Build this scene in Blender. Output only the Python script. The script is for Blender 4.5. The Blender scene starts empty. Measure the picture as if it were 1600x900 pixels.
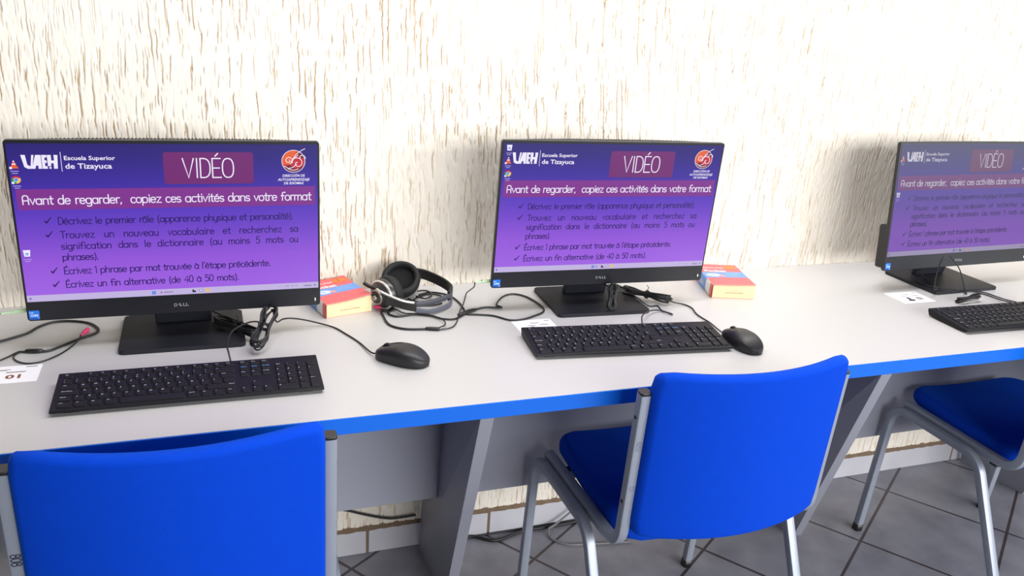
import bpy, bmesh, math, random
import numpy as np
from mathutils import Matrix, Vector

SC = bpy.context.scene
COL = SC.collection
random.seed(5)
rng = np.random.RandomState(7)
PI = math.pi

# ------------------------------------------------------------------ camera
H = 0.7697            # desk top height
def make_camera():
    yaw, pitch, roll = -0.36498, -0.33649, 0.06896
    cy, sy, cp, sp = math.cos(yaw), math.sin(yaw), math.cos(pitch), math.sin(pitch)
    f = Vector((-sy*cp, cy*cp, sp)); r = Vector((cy, sy, 0)); u = r.cross(f)
    cr, sr = math.cos(roll), math.sin(roll)
    R, U = r*cr + u*sr, u*cr - r*sr
    cam = bpy.data.cameras.new('camera'); o = bpy.data.objects.new('camera', cam); COL.objects.link(o)
    M = Matrix((R, U, -f)).transposed().to_4x4(); M.translation = (0, -1.9438, 1.4731)
    o.matrix_world = M
    cam.sensor_width = 36; cam.lens = 1318.96/1600*36; cam.shift_x = -1.23/1600
    cam.clip_start = 0.02
    SC.camera = o
make_camera()

# ------------------------------------------------------------------ light
SC.view_settings.view_transform = 'Standard'
SC.view_settings.look = 'None'
SC.view_settings.exposure = 0.0
SC.view_settings.gamma = 1.0
SC.view_settings.use_curve_mapping = False
w = bpy.data.worlds.new('room_light'); SC.world = w; w.use_nodes = True
bg = w.node_tree.nodes['Background']; bg.inputs[0].default_value = (0.86, 0.90, 1.0, 1); bg.inputs[1].default_value = 0.04

def area(name, loc, target, sx, sy, power, col):
    l = bpy.data.lights.new(name, 'AREA'); l.shape = 'RECTANGLE'; l.size = sx; l.size_y = sy
    l.energy = power; l.color = col
    o = bpy.data.objects.new(name, l); COL.objects.link(o); o.location = loc
    d = Vector(target) - Vector(loc); o.rotation_euler = d.to_track_quat('-Z', 'Y').to_euler()
    return o
area('window_daylight_right', (4.9, -3.3, 1.75), (1.0, -0.6, 0.9), 2.8, 1.7, 85, (0.96, 0.98, 1.0))
area('window_daylight_rear', (2.1, -4.4, 1.8), (0.9, -0.2, 0.95), 4.2, 1.3, 238, (0.97, 0.985, 1.0))
area('ceiling_light', (1.2, -0.40, 2.5), (1.15, -0.25, 0.8), 3.0, 0.3, 47, (0.98, 0.985, 1.0))

# ------------------------------------------------------------------ helpers
def lin(r, g, b):
    f = lambda c: (c/255/12.92 if c/255 <= 0.04045 else ((c/255+0.055)/1.055)**2.4)
    return (f(r), f(g), f(b), 1)
MATS = {}
def mat(name, col, rough=0.5, metal=0.0, spec=0.5, emit=None, estr=1.0, bump=None, coat=0.0, var=None):
    if name in MATS: return MATS[name]
    m = bpy.data.materials.new(name); m.use_nodes = True; nt = m.node_tree; b = nt.nodes['Principled BSDF']
    b.inputs['Base Color'].default_value = col; b.inputs['Roughness'].default_value = rough
    b.inputs['Metallic'].default_value = metal; b.inputs['Specular IOR Level'].default_value = spec
    b.inputs['Coat Weight'].default_value = coat
    if emit:
        b.inputs['Emission Color'].default_value = emit; b.inputs['Emission Strength'].default_value = estr
    if var or bump:
        tc = nt.nodes.new('ShaderNodeTexCoord')
    if var:      # (scale, amount): faint procedural mottling of the colour
        n = nt.nodes.new('ShaderNodeTexNoise'); n.inputs['Scale'].default_value = var[0]; n.inputs['Detail'].default_value = 5
        nt.links.new(tc.outputs['Object'], n.inputs['Vector'])
        mx = nt.nodes.new('ShaderNodeMix'); mx.data_type = 'RGBA'
        k = 1-var[1]; k2 = 1+var[1]
        mx.inputs[6].default_value = (col[0]*k, col[1]*k, col[2]*k, 1)
        mx.inputs[7].default_value = (min(1, col[0]*k2), min(1, col[1]*k2), min(1, col[2]*k2), 1)
        nt.links.new(n.outputs['Fac'], mx.inputs[0]); nt.links.new(mx.outputs[2], b.inputs['Base Color'])
    if bump:     # (scale, strength, distance)
        n = nt.nodes.new('ShaderNodeTexNoise'); n.inputs['Scale'].default_value = bump[0]; n.inputs['Detail'].default_value = 3
        nt.links.new(tc.outputs['Object'], n.inputs['Vector'])
        bp = nt.nodes.new('ShaderNodeBump'); bp.inputs['Strength'].default_value = bump[1]; bp.inputs['Distance'].default_value = bump[2]
        nt.links.new(n.outputs['Fac'], bp.inputs['Height']); nt.links.new(bp.outputs[0], b.inputs['Normal'])
    MATS[name] = m; return m

WORLD = {}
def empty(name, loc, rz=0.0, label=None, cat=None, group=None, quat=None):
    o = bpy.data.objects.new(name, None); COL.objects.link(o); o.location = loc
    o.empty_display_size = 0.05
    if quat is not None:
        o.rotation_mode = 'QUATERNION'; o.rotation_quaternion = quat
        WORLD[o.name] = Matrix.Translation(loc) @ quat.to_matrix().to_4x4()
    else:
        o.rotation_euler = (0, 0, rz)
        WORLD[o.name] = Matrix.Translation(loc) @ Matrix.Rotation(rz, 4, 'Z')
    tag(o, label, cat, group); return o
def tag(o, label=None, cat=None, group=None, kind=None):
    if label: o['label'] = label
    if cat: o['category'] = cat
    if group: o['group'] = group
    if kind: o['kind'] = kind
    return o

def catmull(pts, n=8, closed=False):
    P = [Vector(p) for p in pts]; out = []
    N = len(P); rngi = range(N if closed else N-1)
    for i in rngi:
        g = (lambda k: P[k % N]) if closed else (lambda k: P[max(0, min(N-1, k))])
        p0, p1, p2, p3 = g(i-1), g(i), g(i+1), g(i+2)
        for k in range(n):
            t = k/n
            out.append(0.5*((2*p1)+(p2-p0)*t+(2*p0-5*p1+4*p2-p3)*t*t+(3*p1-p0-3*p2+p3)*t**3))
    if not closed: out.append(P[-1])
    return out
def fillet(pts, rads, n=8):
    P = [Vector(p) for p in pts]; out = [P[0]]; idx = [0]
    for i in range(1, len(P)-1):
        a, b, c = P[i-1], P[i], P[i+1]; u = (a-b).normalized(); v = (c-b).normalized()
        ang = u.angle(v); d = rads[i-1]/math.tan(ang/2); cen = b+(u+v).normalized()*(rads[i-1]/math.sin(ang/2))
        s = b+u*d-cen; e = b+v*d-cen; tot = s.angle(e); ax = s.cross(e).normalized()
        st = len(out)
        for k in range(n+1):
            out.append(cen+Matrix.Rotation(tot*k/n, 3, ax) @ s)
        idx.append((st, len(out)-1))
    out.append(P[-1]); return out, idx
def rrect(w, h, r, n=4):
    pts = []
    for cx, cy, a0 in ((w/2-r, h/2-r, 0), (-w/2+r, h/2-r, 90), (-w/2+r, -h/2+r, 180), (w/2-r, -h/2+r, 270)):
        for k in range(n+1):
            a = math.radians(a0+90*k/n); pts.append((cx+r*math.cos(a), cy+r*math.sin(a)))
    return pts

class MB:
    def __init__(s): s.bm = bmesh.new(); s.mi = 0; s.sm = True
    def _f(s, vs, smooth=None):
        try:
            f = s.bm.faces.new(vs); f.material_index = s.mi; f.smooth = s.sm if smooth is None else smooth; return f
        except ValueError: return None
    def box(s, x0, x1, y0, y1, z0, z1, bev=0.0, seg=2, M=None):
        b = bmesh.new(); bmesh.ops.create_cube(b, size=1)
        for v in b.verts:
            v.co = Vector((x0+(v.co.x+.5)*(x1-x0), y0+(v.co.y+.5)*(y1-y0), z0+(v.co.z+.5)*(z1-z0)))
        if bev: bmesh.ops.bevel(b, geom=b.edges[:], offset=bev, segments=seg, profile=0.5, affect='EDGES')
        s.merge(b, M, smooth=False)
    def merge(s, b, M=None, smooth=None):
        mp = {}
        for v in b.verts: mp[v] = s.bm.verts.new(M @ v.co if M else v.co)
        for f in b.faces: s._f([mp[v] for v in f.verts], f.smooth if smooth is None else smooth)
        b.free()
    def prism(s, poly, z0, z1, axis='z', bev=0.0, seg=2, M=None):
        """extrude a 2-D polygon between z0 and z1"""
        b = bmesh.new()
        lo = [b.verts.new((p[0], p[1], z0)) for p in poly]; hi = [b.verts.new((p[0], p[1], z1)) for p in poly]
        b.faces.new(lo[::-1]); b.faces.new(hi); n = len(poly)
        for i in range(n): b.faces.new((lo[i], lo[(i+1) % n], hi[(i+1) % n], hi[i]))
        if bev:
            es = [e for e in b.edges if abs(e.verts[0].co.z-e.verts[1].co.z) < 1e-9]
            bmesh.ops.bevel(b, geom=es, offset=bev, segments=seg, profile=0.5, affect='EDGES')
        if axis == 'x':
            for v in b.verts: v.co = Vector((v.co.z, v.co.x, v.co.y))
        if axis == 'y':
            for v in b.verts: v.co = Vector((v.co.x, -v.co.z, v.co.y))
        s.merge(b, M, smooth=False)
    def hexa(s, c8, bev=0.0):
        """8 corners: bottom 4 (ccw), top 4"""
        b = bmesh.new(); v = [b.verts.new(c) for c in c8]
        for q in ((3, 2, 1, 0), (4, 5, 6, 7), (0, 1, 5, 4), (1, 2, 6, 5), (2, 3, 7, 6), (3, 0, 4, 7)): b.faces.new([v[i] for i in q])
        if bev: bmesh.ops.bevel(b, geom=b.edges[:], offset=bev, segments=2, profile=.5, affect='EDGES')
        s.merge(b, None, smooth=False)
    def tube(s, path, rad, res=8, closed=False, caps=True):
        P = [Vector(p) for p in path]; n = len(P); rings = []
        up = None
        for i in range(n):
            if closed: t = P[(i+1) % n]-P[i-1]
            else: t = P[min(i+1, n-1)]-P[max(i-1, 0)]
            if t.length < 1e-9: t = Vector((1, 0, 0))
            t.normalize()
            if up is None:
                up = Vector((0, 0, 1)) if abs(t.z) < .9 else Vector((1, 0, 0))
            up = (up - t*up.dot(t)); up = up.normalized() if up.length > 1e-6 else t.orthogonal().normalized()
            sd = t.cross(up); r = rad(i/(n-1)) if callable(rad) else rad
            rings.append([s.bm.verts.new(P[i]+(up*math.cos(2*PI*k/res)+sd*math.sin(2*PI*k/res))*r) for k in range(res)])
        for i in range(n if closed else n-1):
            a, b = rings[i], rings[(i+1) % n]
            for k in range(res): s._f((a[k], b[k], b[(k+1) % res], a[(k+1) % res]))
        if not closed and caps: s._f(rings[0], False); s._f(rings[-1][::-1], False)
    def sweep(s, path, prof, ax, caps=(True, True)):
        P = [Vector(p) for p in path]; n = len(P); ax = Vector(ax); rings = []
        for i in range(n):
            t = (P[min(i+1, n-1)]-P[max(i-1, 0)]).normalized()
            n1 = (ax-t*ax.dot(t)).normalized(); n2 = t.cross(n1)
            rings.append([s.bm.verts.new(P[i]+n1*a+n2*b) for a, b in prof])
        m = len(prof)
        for i in range(n-1):
            for k in range(m): s._f((rings[i][k], rings[i+1][k], rings[i+1][(k+1) % m], rings[i][(k+1) % m]))
        if caps[0]: s._f(rings[0], False)
        if caps[1]: s._f(rings[-1][::-1], False)
    def grid(s, fn, nu, nv, cu=False, mi=None):
        """fn(i,j) -> point; quads"""
        vs = [[s.bm.verts.new(fn(i, j)) for j in range(nv)] for i in range(nu)]
        for i in range(nu if cu else nu-1):
            for j in range(nv-1):
                f = s._f((vs[i][j], vs[(i+1) % nu][j], vs[(i+1) % nu][j+1], vs[i][j+1]))
                if f and mi is not None: f.material_index = mi(i, j)
        return vs
    def lathe(s, prof, M=None, n=32):
        """prof: (r,z) list, around z"""
        rings = []
        for r, z in prof:
            if r < 1e-6: rings.append([s.bm.verts.new(M @ Vector((0, 0, z)) if M else Vector((0, 0, z)))])
            else: rings.append([s.bm.verts.new((M @ v) if M else v) for v in (Vector((r*math.cos(2*PI*k/n), r*math.sin(2*PI*k/n), z)) for k in range(n))])
        for a, b in zip(rings, rings[1:]):
            for k in range(n):
                if len(a) == 1: s._f((a[0], b[k], b[(k+1) % n]))
                elif len(b) == 1: s._f((a[k], b[0], a[(k+1) % n]))
                else: s._f((a[k], b[k], b[(k+1) % n], a[(k+1) % n]))
    def poly(s, pts, mi=None):
        f = s._f([s.bm.verts.new(p) for p in pts], False)
        if f and mi is not None: f.material_index = mi
        return f
    def raw(s, vs, fs, fn):
        v = [s.bm.verts.new(fn(*c)) for c in vs]
        for f in fs: s._f([v[i] for i in f], False)
    def build(s, name, mats, parent=None, world=False, norm=True, sharp=None):
        if norm: bmesh.ops.recalc_face_normals(s.bm, faces=s.bm.faces[:])
        me = bpy.data.meshes.new(name)
        if world and parent is not None:
            Mi = WORLD[parent.name].inverted()
            for v in s.bm.verts: v.co = Mi @ v.co
        s.bm.to_mesh(me); s.bm.free()
        if sharp: me.set_sharp_from_angle(angle=math.radians(sharp))
        for m in (mats if isinstance(mats, (list, tuple)) else [mats]): me.materials.append(m)
        o = bpy.data.objects.new(name, me); COL.objects.link(o)
        if parent is not None: o.parent = parent
        return o

def cp(o, parent):
    c = o.copy(); COL.objects.link(c); c.parent = parent
    return c
def copy_tree(src, name, loc, rz, label):
    r = src.copy(); COL.objects.link(r); r.location = loc; r.rotation_euler = (0, 0, rz); r['label'] = label
    WORLD[r.name] = Matrix.Translation(loc) @ Matrix.Rotation(rz, 4, 'Z')
    for ch in list(src.children):
        c = cp(ch, r)
        for g in list(ch.children): cp(g, c)
    return r

# ---- lettering: built-in font outlines, and a thin rounded one drawn as strokes
_FT = {}
def font(txt, bold=0.0):
    k = (txt, bold)
    if k in _FT: return _FT[k]
    cu = bpy.data.curves.new('lettering', 'FONT'); cu.body = txt; cu.size = 1.0; cu.offset = bold; cu.resolution_u = 2
    o = bpy.data.objects.new('lettering', cu); me = bpy.data.meshes.new_from_object(o)
    vs = [(v.co.x, v.co.y) for v in me.vertices]; fs = [tuple(p.vertices) for p in me.polygons]
    bpy.data.objects.remove(o); bpy.data.curves.remove(cu); bpy.data.meshes.remove(me)
    x0 = min(v[0] for v in vs); vs = [(v[0]-x0, v[1]) for v in vs]
    _FT[k] = (vs, fs, max(v[0] for v in vs)); return _FT[k]
def put_font(mb, txt, x0, y0, size, fn, width=None, bold=0.0, shear=0.0, center=False, mi=None):
    vs, fs, wd = font(txt, bold); sx = size if width is None else width/wd
    if center: x0 -= wd*sx/2
    if mi is not None: mb.mi = mi
    mb.raw([(x0+x*sx+shear*y*size, y0+y*size) for x, y in vs], fs, fn)

def arc(cx, cy, rx, ry, a0, a1, n=12, e=0.8):
    out = []
    for k in range(n+1):
        a = math.radians(a0+(a1-a0)*k/n); c, s = math.cos(a), math.sin(a)
        out.append((cx+rx*math.copysign(abs(c)**e, c), cy+ry*math.copysign(abs(s)**e, s)))
    return out
X = .62
acute = lambda x, y: [(x-.05, y+.10), (x+.09, y+.24)]
grave = lambda x, y: [(x+.05, y+.10), (x-.09, y+.24)]
bowl = lambda cx=.25, rx=.23: arc(cx, X/2, rx, X/2, 0, 360, 20)
hump = lambda x, w: [(x, 0), (x, X)], 
def n_(x0, w): return [(x0, X*.55)]+arc(x0+w/2, X-.2, w/2, .2, 180, 0, 10)+[(x0+w, 0)]
e_ = [(.03, .33), (.46, .33)]+arc(.25, X/2, .22, X/2, 10, 320, 16)
s_ = arc(.2, X*.75, .17, X*.25, 30, 270, 9)+arc(.2, X*.25, .18, X*.25, 90, -150, 9)
G = {
 'a': (.58, [bowl(), [(.48, X), (.48, 0)]]), 'b': (.58, [bowl(.28), [(.05, 1), (.05, 0)]]),
 'c': (.5, [arc(.26, X/2, .22, X/2, 45, 315, 14)]), 'd': (.58, [bowl(), [(.48, 1), (.48, 0)]]),
 'e': (.54, [e_]), 'é': (.54, [e_, acute(.25, X)]), 'f': (.4, [arc(.32, .82, .18, .17, 60, 180, 7)+[(.14, 0)], [(.0, X*.93), (.3, X*.93)]]),
 'g': (.58, [bowl(), [(.48, X), (.48, -.1)]+arc(.27, -.1, .21, .2, 0, -140, 8)]),
 'h': (.58, [[(.06, 1), (.06, 0)], n_(.06, .4)]), 'i': (.2, [[(.1, X), (.1, 0)], [(.1, .82), (.1, .9)]]),
 'l': (.22, [[(.08, 1), (.08, .0)]]), 'm': (.84, [[(.06, X), (.06, 0)], n_(.06, .34), n_(.4, .34)]),
 'n': (.56, [[(.06, X), (.06, 0)], n_(.06, .4)]), 'o': (.54, [bowl()]), 'ô': (.54, [bowl(), [(.1, .72), (.25, .88), (.4, .72)]]),
 'p': (.58, [bowl(.28), [(.05, X), (.05, -.3)]]), 'q': (.58, [bowl(), [(.48, X), (.48, -.3)]]),
 'r': (.38, [[(.06, X), (.06, 0)], [(.06, X*.55)]+arc(.26, X-.2, .2, .2, 180, 70, 7)]), 's': (.44, [s_]),
 't': (.38, [[(.16, .9), (.16, .12)]+arc(.27, .12, .11, .12, 180, 290, 5), [(0, X), (.34, X)]]),
 'u': (.56, [[(.06, X), (.06, .2)]+arc(.26, .2, .2, .2, 180, 360, 10)+[(.46, X)], [(.46, .2), (.46, 0)]]),
 'v': (.5, [[(.03, X), (.22, 0), (.44, X)]]), 'y': (.52, [[(.04, X), (.04, .2)]+arc(.24, .2, .2, .2, 180, 360, 10), [(.46, X), (.46, -.08)]+arc(.26, -.08, .2, .2, 0, -140, 8)]),
 'z': (.48, [[(.04, X), (.42, X), (.04, 0), (.44, 0)]]), 'à': (.58, [bowl(), [(.48, X), (.48, 0)], grave(.25, X)]),
 'A': (.66, [[(.06, 0), (.06, .7)]+arc(.3, .68, .24, .32, 180, 0, 12)+[(.54, 0)], [(.06, .42), (.54, .42)]]),
 'D': (.62, [[(.06, 0), (.06, 1)]+arc(.2, .5, .36, .5, 90, -90, 16)+[(.06, 0)]]),
 'E': (.54, [[(.48, 1), (.06, 1), (.06, 0), (.5, 0)], [(.06, .5), (.42, .5)]]),
 'É': (.54, [[(.48, 1), (.06, 1), (.06, 0), (.5, 0)], [(.06, .5), (.42, .5)], acute(.27, 1.02)]),
 'T': (.54, [[(.0, 1), (.54, 1)], [(.27, 1), (.27, 0)]]), 'V': (.62, [[(.02, 1), (.3, 0), (.58, 1)]]), 'I': (.24, [[(.12, 1), (.12, 0)]]),
 'O': (.66, [arc(.33, .5, .29, .5, 0, 360, 24)]), '(': (.32, [arc(.34, .4, .26, .66, 118, 242, 10, 1)]), ')': (.32, [arc(-.04, .4, .26, .66, 62, -62, 10, 1)]),
 '.': (.2, [[(.08, 0), (.08, .09)]]), ',': (.2, [[(.1, .06), (.04, -.12)]]), "'": (.18, [[(.09, 1), (.07, .78)]]),
 '1': (.3, [[(.02, .82), (.18, 1), (.18, 0)]]), '4': (.58, [[(.42, 0), (.42, 1), (.04, .3), (.54, .3)]]),
 '5': (.52, [[(.44, 1), (.1, 1), (.07, .56)]+arc(.24, .32, .22, .32, 110, -140, 12)]), '0': (.58, [arc(.28, .5, .22, .5, 0, 360, 22)]),
 '8': (.54, [arc(.26, .76, .18, .24, 0, 360, 16), arc(.26, .27, .22, .27, 0, 360, 16)]),
 '3': (.5, [arc(.2, .76, .2, .24, 140, -90, 10)+arc(.2, .26, .23, .26, 90, -140, 10)]), '2': (.5, [arc(.24, .74, .2, .26, 160, -20, 10)+[(.04, 0), (.46, 0)]]),
 ' ': (.34, []),
}
def ribbon(mb, pts, w, fn):
    n = len(pts)
    if n < 2: return
    P = [Vector((p[0], p[1])) for p in pts]; L = []; Rr = []
    for i in range(n):
        a = (P[i]-P[i-1]).normalized() if i else None
        b = (P[i+1]-P[i]).normalized() if i < n-1 else None
        if a is None: a = b
        if b is None: b = a
        na = Vector((-a.y, a.x)); nb = Vector((-b.y, b.x)); m = na+nb
        m = m.normalized() if m.length > .3 else na
        k = min(1.6, 1/max(.4, m.dot(na))); c = P[i]
        if i == 0: c = c-a*w*.4
        if i == n-1: c = c+b*w*.4
        L.append(c+m*w/2*k); Rr.append(c-m*w/2*k)
    vl = [mb.bm.verts.new(fn(p.x, p.y)) for p in L]; vr = [mb.bm.verts.new(fn(p.x, p.y)) for p in Rr]
    for i in range(n-1): mb._f((vl[i], vr[i], vr[i+1], vl[i+1]), False)
def put_strokes(mb, txt, x0, y0, size, fn, width=None, pen=.09, stretch=1.0, mi=None):
    """letters of cap height size; spaces (and letter gaps) widen to fill width"""
    if mi is not None: mb.mi = mi
    sx = size*stretch
    nat = sum(G[c][0] for c in txt)*sx; ns = txt.count(' '); extra = 0; lg = 0
    if width is not None and ns:
        d = width-nat; lg = .35*d/len(txt); extra = (d-lg*len(txt))/ns
    x = x0
    for c in txt:
        adv, st = G[c]
        for s in st: ribbon(mb, [(x+p[0]*sx, y0+p[1]*size) for p in s], pen*size, fn)
        x += adv*sx+lg+(extra if c == ' ' else 0)
def nat_width(txt): return sum(G[c][0] for c in txt)

# ------------------------------------------------------------------ materials
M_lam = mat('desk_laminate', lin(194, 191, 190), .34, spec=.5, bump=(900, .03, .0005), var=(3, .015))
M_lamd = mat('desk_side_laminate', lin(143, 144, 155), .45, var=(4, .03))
M_edge = mat('blue_edge_band', lin(6, 98, 208), .35, spec=.35)
M_fab = mat('blue_fabric', lin(1, 62, 190), .85, spec=.1, bump=(1400, .35, .0008), var=(60, .06))
_b = M_fab.node_tree.nodes['Principled BSDF']; _b.inputs['Sheen Weight'].default_value = .12; _b.inputs['Sheen Roughness'].default_value = .4; _b.inputs['Sheen Tint'].default_value = (.05, .55, 1, 1)
M_tube = mat('grey_painted_steel', lin(150, 156, 168), .38, metal=.3, var=(40, .05))
M_cap = mat('black_plastic_cap', lin(32, 30, 30), .35)
M_blk = mat('monitor_black_plastic', lin(17, 18, 24), .38, spec=.45)
M_stand = mat('stand_black_metal', lin(26, 27, 35), .5, spec=.35, bump=(700, .08, .0003))
M_kb = mat('keyboard_case_black', lin(17, 17, 22), .5, spec=.25)
M_key = mat('key_black', lin(20, 20, 25), .55, spec=.25)
M_leg = mat('key_legend_white', lin(176, 178, 186), .6)
M_legb = mat('key_legend_blue', lin(90, 150, 215), .6)
M_mouse = mat('mouse_dark_grey', lin(34, 33, 35), .42, spec=.4)
M_mouse2 = mat('mouse_black', lin(22, 22, 25), .5)
M_cab = mat('cable_black', lin(26, 26, 28), .45)
M_white = mat('paper_white', lin(246, 244, 246), .8)
M_pinkp = mat('pink_plug_plastic', lin(226, 62, 120), .4)
M_greenp = mat('pale_green_plug_plastic', lin(196, 222, 182), .4)
M_grout = mat('dark_grout', lin(66, 60, 62), .9)

# ------------------------------------------------------------------ the setting
def floor_material():
    m = bpy.data.materials.new('floor_tiles'); m.use_nodes = True; nt = m.node_tree; b = nt.nodes['Principled BSDF']
    tc = nt.nodes.new('ShaderNodeTexCoord'); mp = nt.nodes.new('ShaderNodeMapping'); mp.vector_type = 'TEXTURE'
    mp.inputs['Location'].default_value = (1.7816, -.3230, 0); mp.inputs['Rotation'].default_value = (0, 0, -.9566)
    nt.links.new(tc.outputs['Object'], mp.inputs['Vector'])
    br = nt.nodes.new('ShaderNodeTexBrick'); br.offset = 0; br.squash = 1
    br.inputs['Scale'].default_value = 1; br.inputs['Brick Width'].default_value = .3512; br.inputs['Row Height'].default_value = .3512
    br.inputs['Mortar Size'].default_value = .0045; br.inputs['Mortar Smooth'].default_value = .1
    br.inputs['Color1'].default_value = (.25, .25, .285, 1); br.inputs['Color2'].default_value = (.285, .28, .315, 1)
    br.inputs['Mortar'].default_value = lin(72, 62, 64)
    nt.links.new(mp.outputs[0], br.inputs['Vector'])
    n = nt.nodes.new('ShaderNodeTexNoise'); n.inputs['Scale'].default_value = 9; n.inputs['Detail'].default_value = 6
    nt.links.new(tc.outputs['Object'], n.inputs['Vector'])
    cr = nt.nodes.new('ShaderNodeValToRGB'); cr.color_ramp.elements[0].position = .3; cr.color_ramp.elements[0].color = (.72, .72, .76, 1)
    cr.color_ramp.elements[1].position = .75; cr.color_ramp.elements[1].color = (1.15, 1.14, 1.13, 1)
    nt.links.new(n.outputs['Fac'], cr.inputs[0])
    mx = nt.nodes.new('ShaderNodeMix'); mx.data_type = 'RGBA'; mx.blend_type = 'MULTIPLY'; mx.inputs[0].default_value = 1
    nt.links.new(br.outputs['Color'], mx.inputs[6]); nt.links.new(cr.outputs[0], mx.inputs[7]); nt.links.new(mx.outputs[2], b.inputs['Base Color'])
    b.inputs['Roughness'].default_value = .35
    bp = nt.nodes.new('ShaderNodeBump'); bp.invert = True; bp.inputs['Strength'].default_value = .5; bp.inputs['Distance'].default_value = .002
    nt.links.new(br.outputs['Fac'], bp.inputs['Height']); nt.links.new(bp.outputs[0], b.inputs['Normal'])
    return m
mb = MB(); mb.box(-3, 5.5, -5, .15, -.1, 0); tag(mb.build('floor', floor_material()), kind='structure')

def vnoise(x, z, seed):
    """smooth value noise on numpy arrays"""
    r = np.random.RandomState(seed); T = r.rand(256, 256)
    xi = np.floor(x).astype(int); zi = np.floor(z).astype(int); fx = x-xi; fz = z-zi
    fx = fx*fx*(3-2*fx); fz = fz*fz*(3-2*fz)
    g = lambda a, b: T[a % 256, b % 256]
    return (g(xi, zi)*(1-fx)+g(xi+1, zi)*fx)*(1-fz)+(g(xi, zi+1)*(1-fx)+g(xi+1, zi+1)*fx)*fz
def stucco_wall():
    x0, x1, z0, z1 = -1.1, 3.5, .085, 1.66
    nx, nz = 4100, 390
    xs = np.linspace(x0, x1, nx); zs = np.linspace(z0, z1, nz)
    Xg, Zg = np.meshgrid(xs, zs, indexing='ij')
    wx = Xg+.004*(vnoise(Xg/.05, Zg/.07, 1)-.5)+.0030*(vnoise(Xg/.010, Zg/.016, 9)-.5)+.05*(vnoise(Xg/.5, Zg/.5, 2)-.5)
    rug = .25+.75*vnoise(Xg/.30, Zg/.28, 11)
    hgt = (.0016*vnoise(wx/.0058, Zg/.026, 4)+.0007*vnoise(wx/.0034, Zg/.010, 5))*rug+.0004*vnoise(wx/.02, Zg/.05, 12)
    dx = xs[1]-xs[0]
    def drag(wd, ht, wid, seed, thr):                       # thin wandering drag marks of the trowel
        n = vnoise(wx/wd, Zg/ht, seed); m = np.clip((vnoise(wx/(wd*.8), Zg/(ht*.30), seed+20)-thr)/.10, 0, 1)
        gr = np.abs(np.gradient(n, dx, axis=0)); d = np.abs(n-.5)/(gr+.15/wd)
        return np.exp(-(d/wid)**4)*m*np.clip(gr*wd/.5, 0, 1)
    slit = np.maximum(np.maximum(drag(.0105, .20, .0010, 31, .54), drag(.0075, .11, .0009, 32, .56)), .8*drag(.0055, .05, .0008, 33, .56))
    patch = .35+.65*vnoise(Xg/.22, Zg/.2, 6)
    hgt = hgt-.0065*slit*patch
    slit_shade = np.clip((slit*patch-.22)/.40, 0, 1)             # brown painted into the slits for shade the relief alone leaves too weak
    Y = -.0095-hgt
    edge = np.minimum(np.minimum(Xg-x0, x1-Xg), z1-Zg); k = np.clip(edge/.02, 0, 1); Y = np.minimum(Y*k, -.0002)
    co = np.stack([Xg, Y, Zg], -1).reshape(-1, 3).astype(np.float32)
    i = np.arange(nx-1)[:, None]*nz+np.arange(nz-1)[None, :]
    q = np.stack([i, i+nz, i+nz+1, i+1], -1).reshape(-1, 4)
    # plain wall around the visible field (same mesh)
    ex = np.array([(-3, 0, 0), (5.5, 0, 0), (5.5, 0, 3), (-3, 0, 3), (x0, 0, 0), (x1, 0, 0), (x1, 0, z1), (x0, 0, z1),
                   (x0, 0, z0), (x1, 0, z0), (-3, .15, 0), (5.5, .15, 0), (5.5, .15, 3), (-3, .15, 3)], np.float32)
    base = len(co); eq = np.array([(0, 4, 7, 3), (5, 1, 2, 6), (7, 6, 2, 3), (4, 5, 9, 8), (10, 13, 12, 11), (3, 2, 12, 13), (0, 3, 13, 10), (1, 11, 12, 2)])+base
    co = np.concatenate([co, ex]); q = np.concatenate([q, eq])
    me = bpy.data.meshes.new('wall_back'); me.vertices.add(len(co)); me.vertices.foreach_set('co', co.ravel())
    me.loops.add(len(q)*4); me.loops.foreach_set('vertex_index', q.ravel().astype(np.int32))
    me.polygons.add(len(q)); me.polygons.foreach_set('loop_start', np.arange(0, len(q)*4, 4, dtype=np.int32))
    me.polygons.foreach_set('use_smooth', np.ones(len(q), bool))
    me.update(calc_edges=True)
    m = mat('white_dragged_stucco', lin(238, 229, 215), .9, spec=.15, bump=(420, .4, .0010), var=(14, .05))
    at = me.attributes.new('slit_shade_tint', 'FLOAT', 'POINT')
    at.data.foreach_set('value', np.concatenate([slit_shade.ravel(), np.zeros(len(ex))]).astype(np.float32))
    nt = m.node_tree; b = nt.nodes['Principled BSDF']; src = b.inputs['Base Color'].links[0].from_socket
    an = nt.nodes.new('ShaderNodeAttribute'); an.attribute_name = 'slit_shade_tint'
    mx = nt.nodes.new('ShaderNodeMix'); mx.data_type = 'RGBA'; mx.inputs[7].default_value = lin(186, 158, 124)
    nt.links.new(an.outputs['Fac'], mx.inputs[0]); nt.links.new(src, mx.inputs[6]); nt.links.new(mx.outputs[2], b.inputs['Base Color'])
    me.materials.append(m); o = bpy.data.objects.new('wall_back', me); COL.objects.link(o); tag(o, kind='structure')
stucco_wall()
# plaster seam high on the wall
mb = MB(); mb.tube([(.88+.05*k, -.0075, 1.465-.0005*k+.0008*math.sin(k*1.9)) for k in range(12)], .0012, 6)
tag(mb.build('trim_1', mat('plaster_seam', lin(215, 196, 165), .9)), kind='structure')

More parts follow.
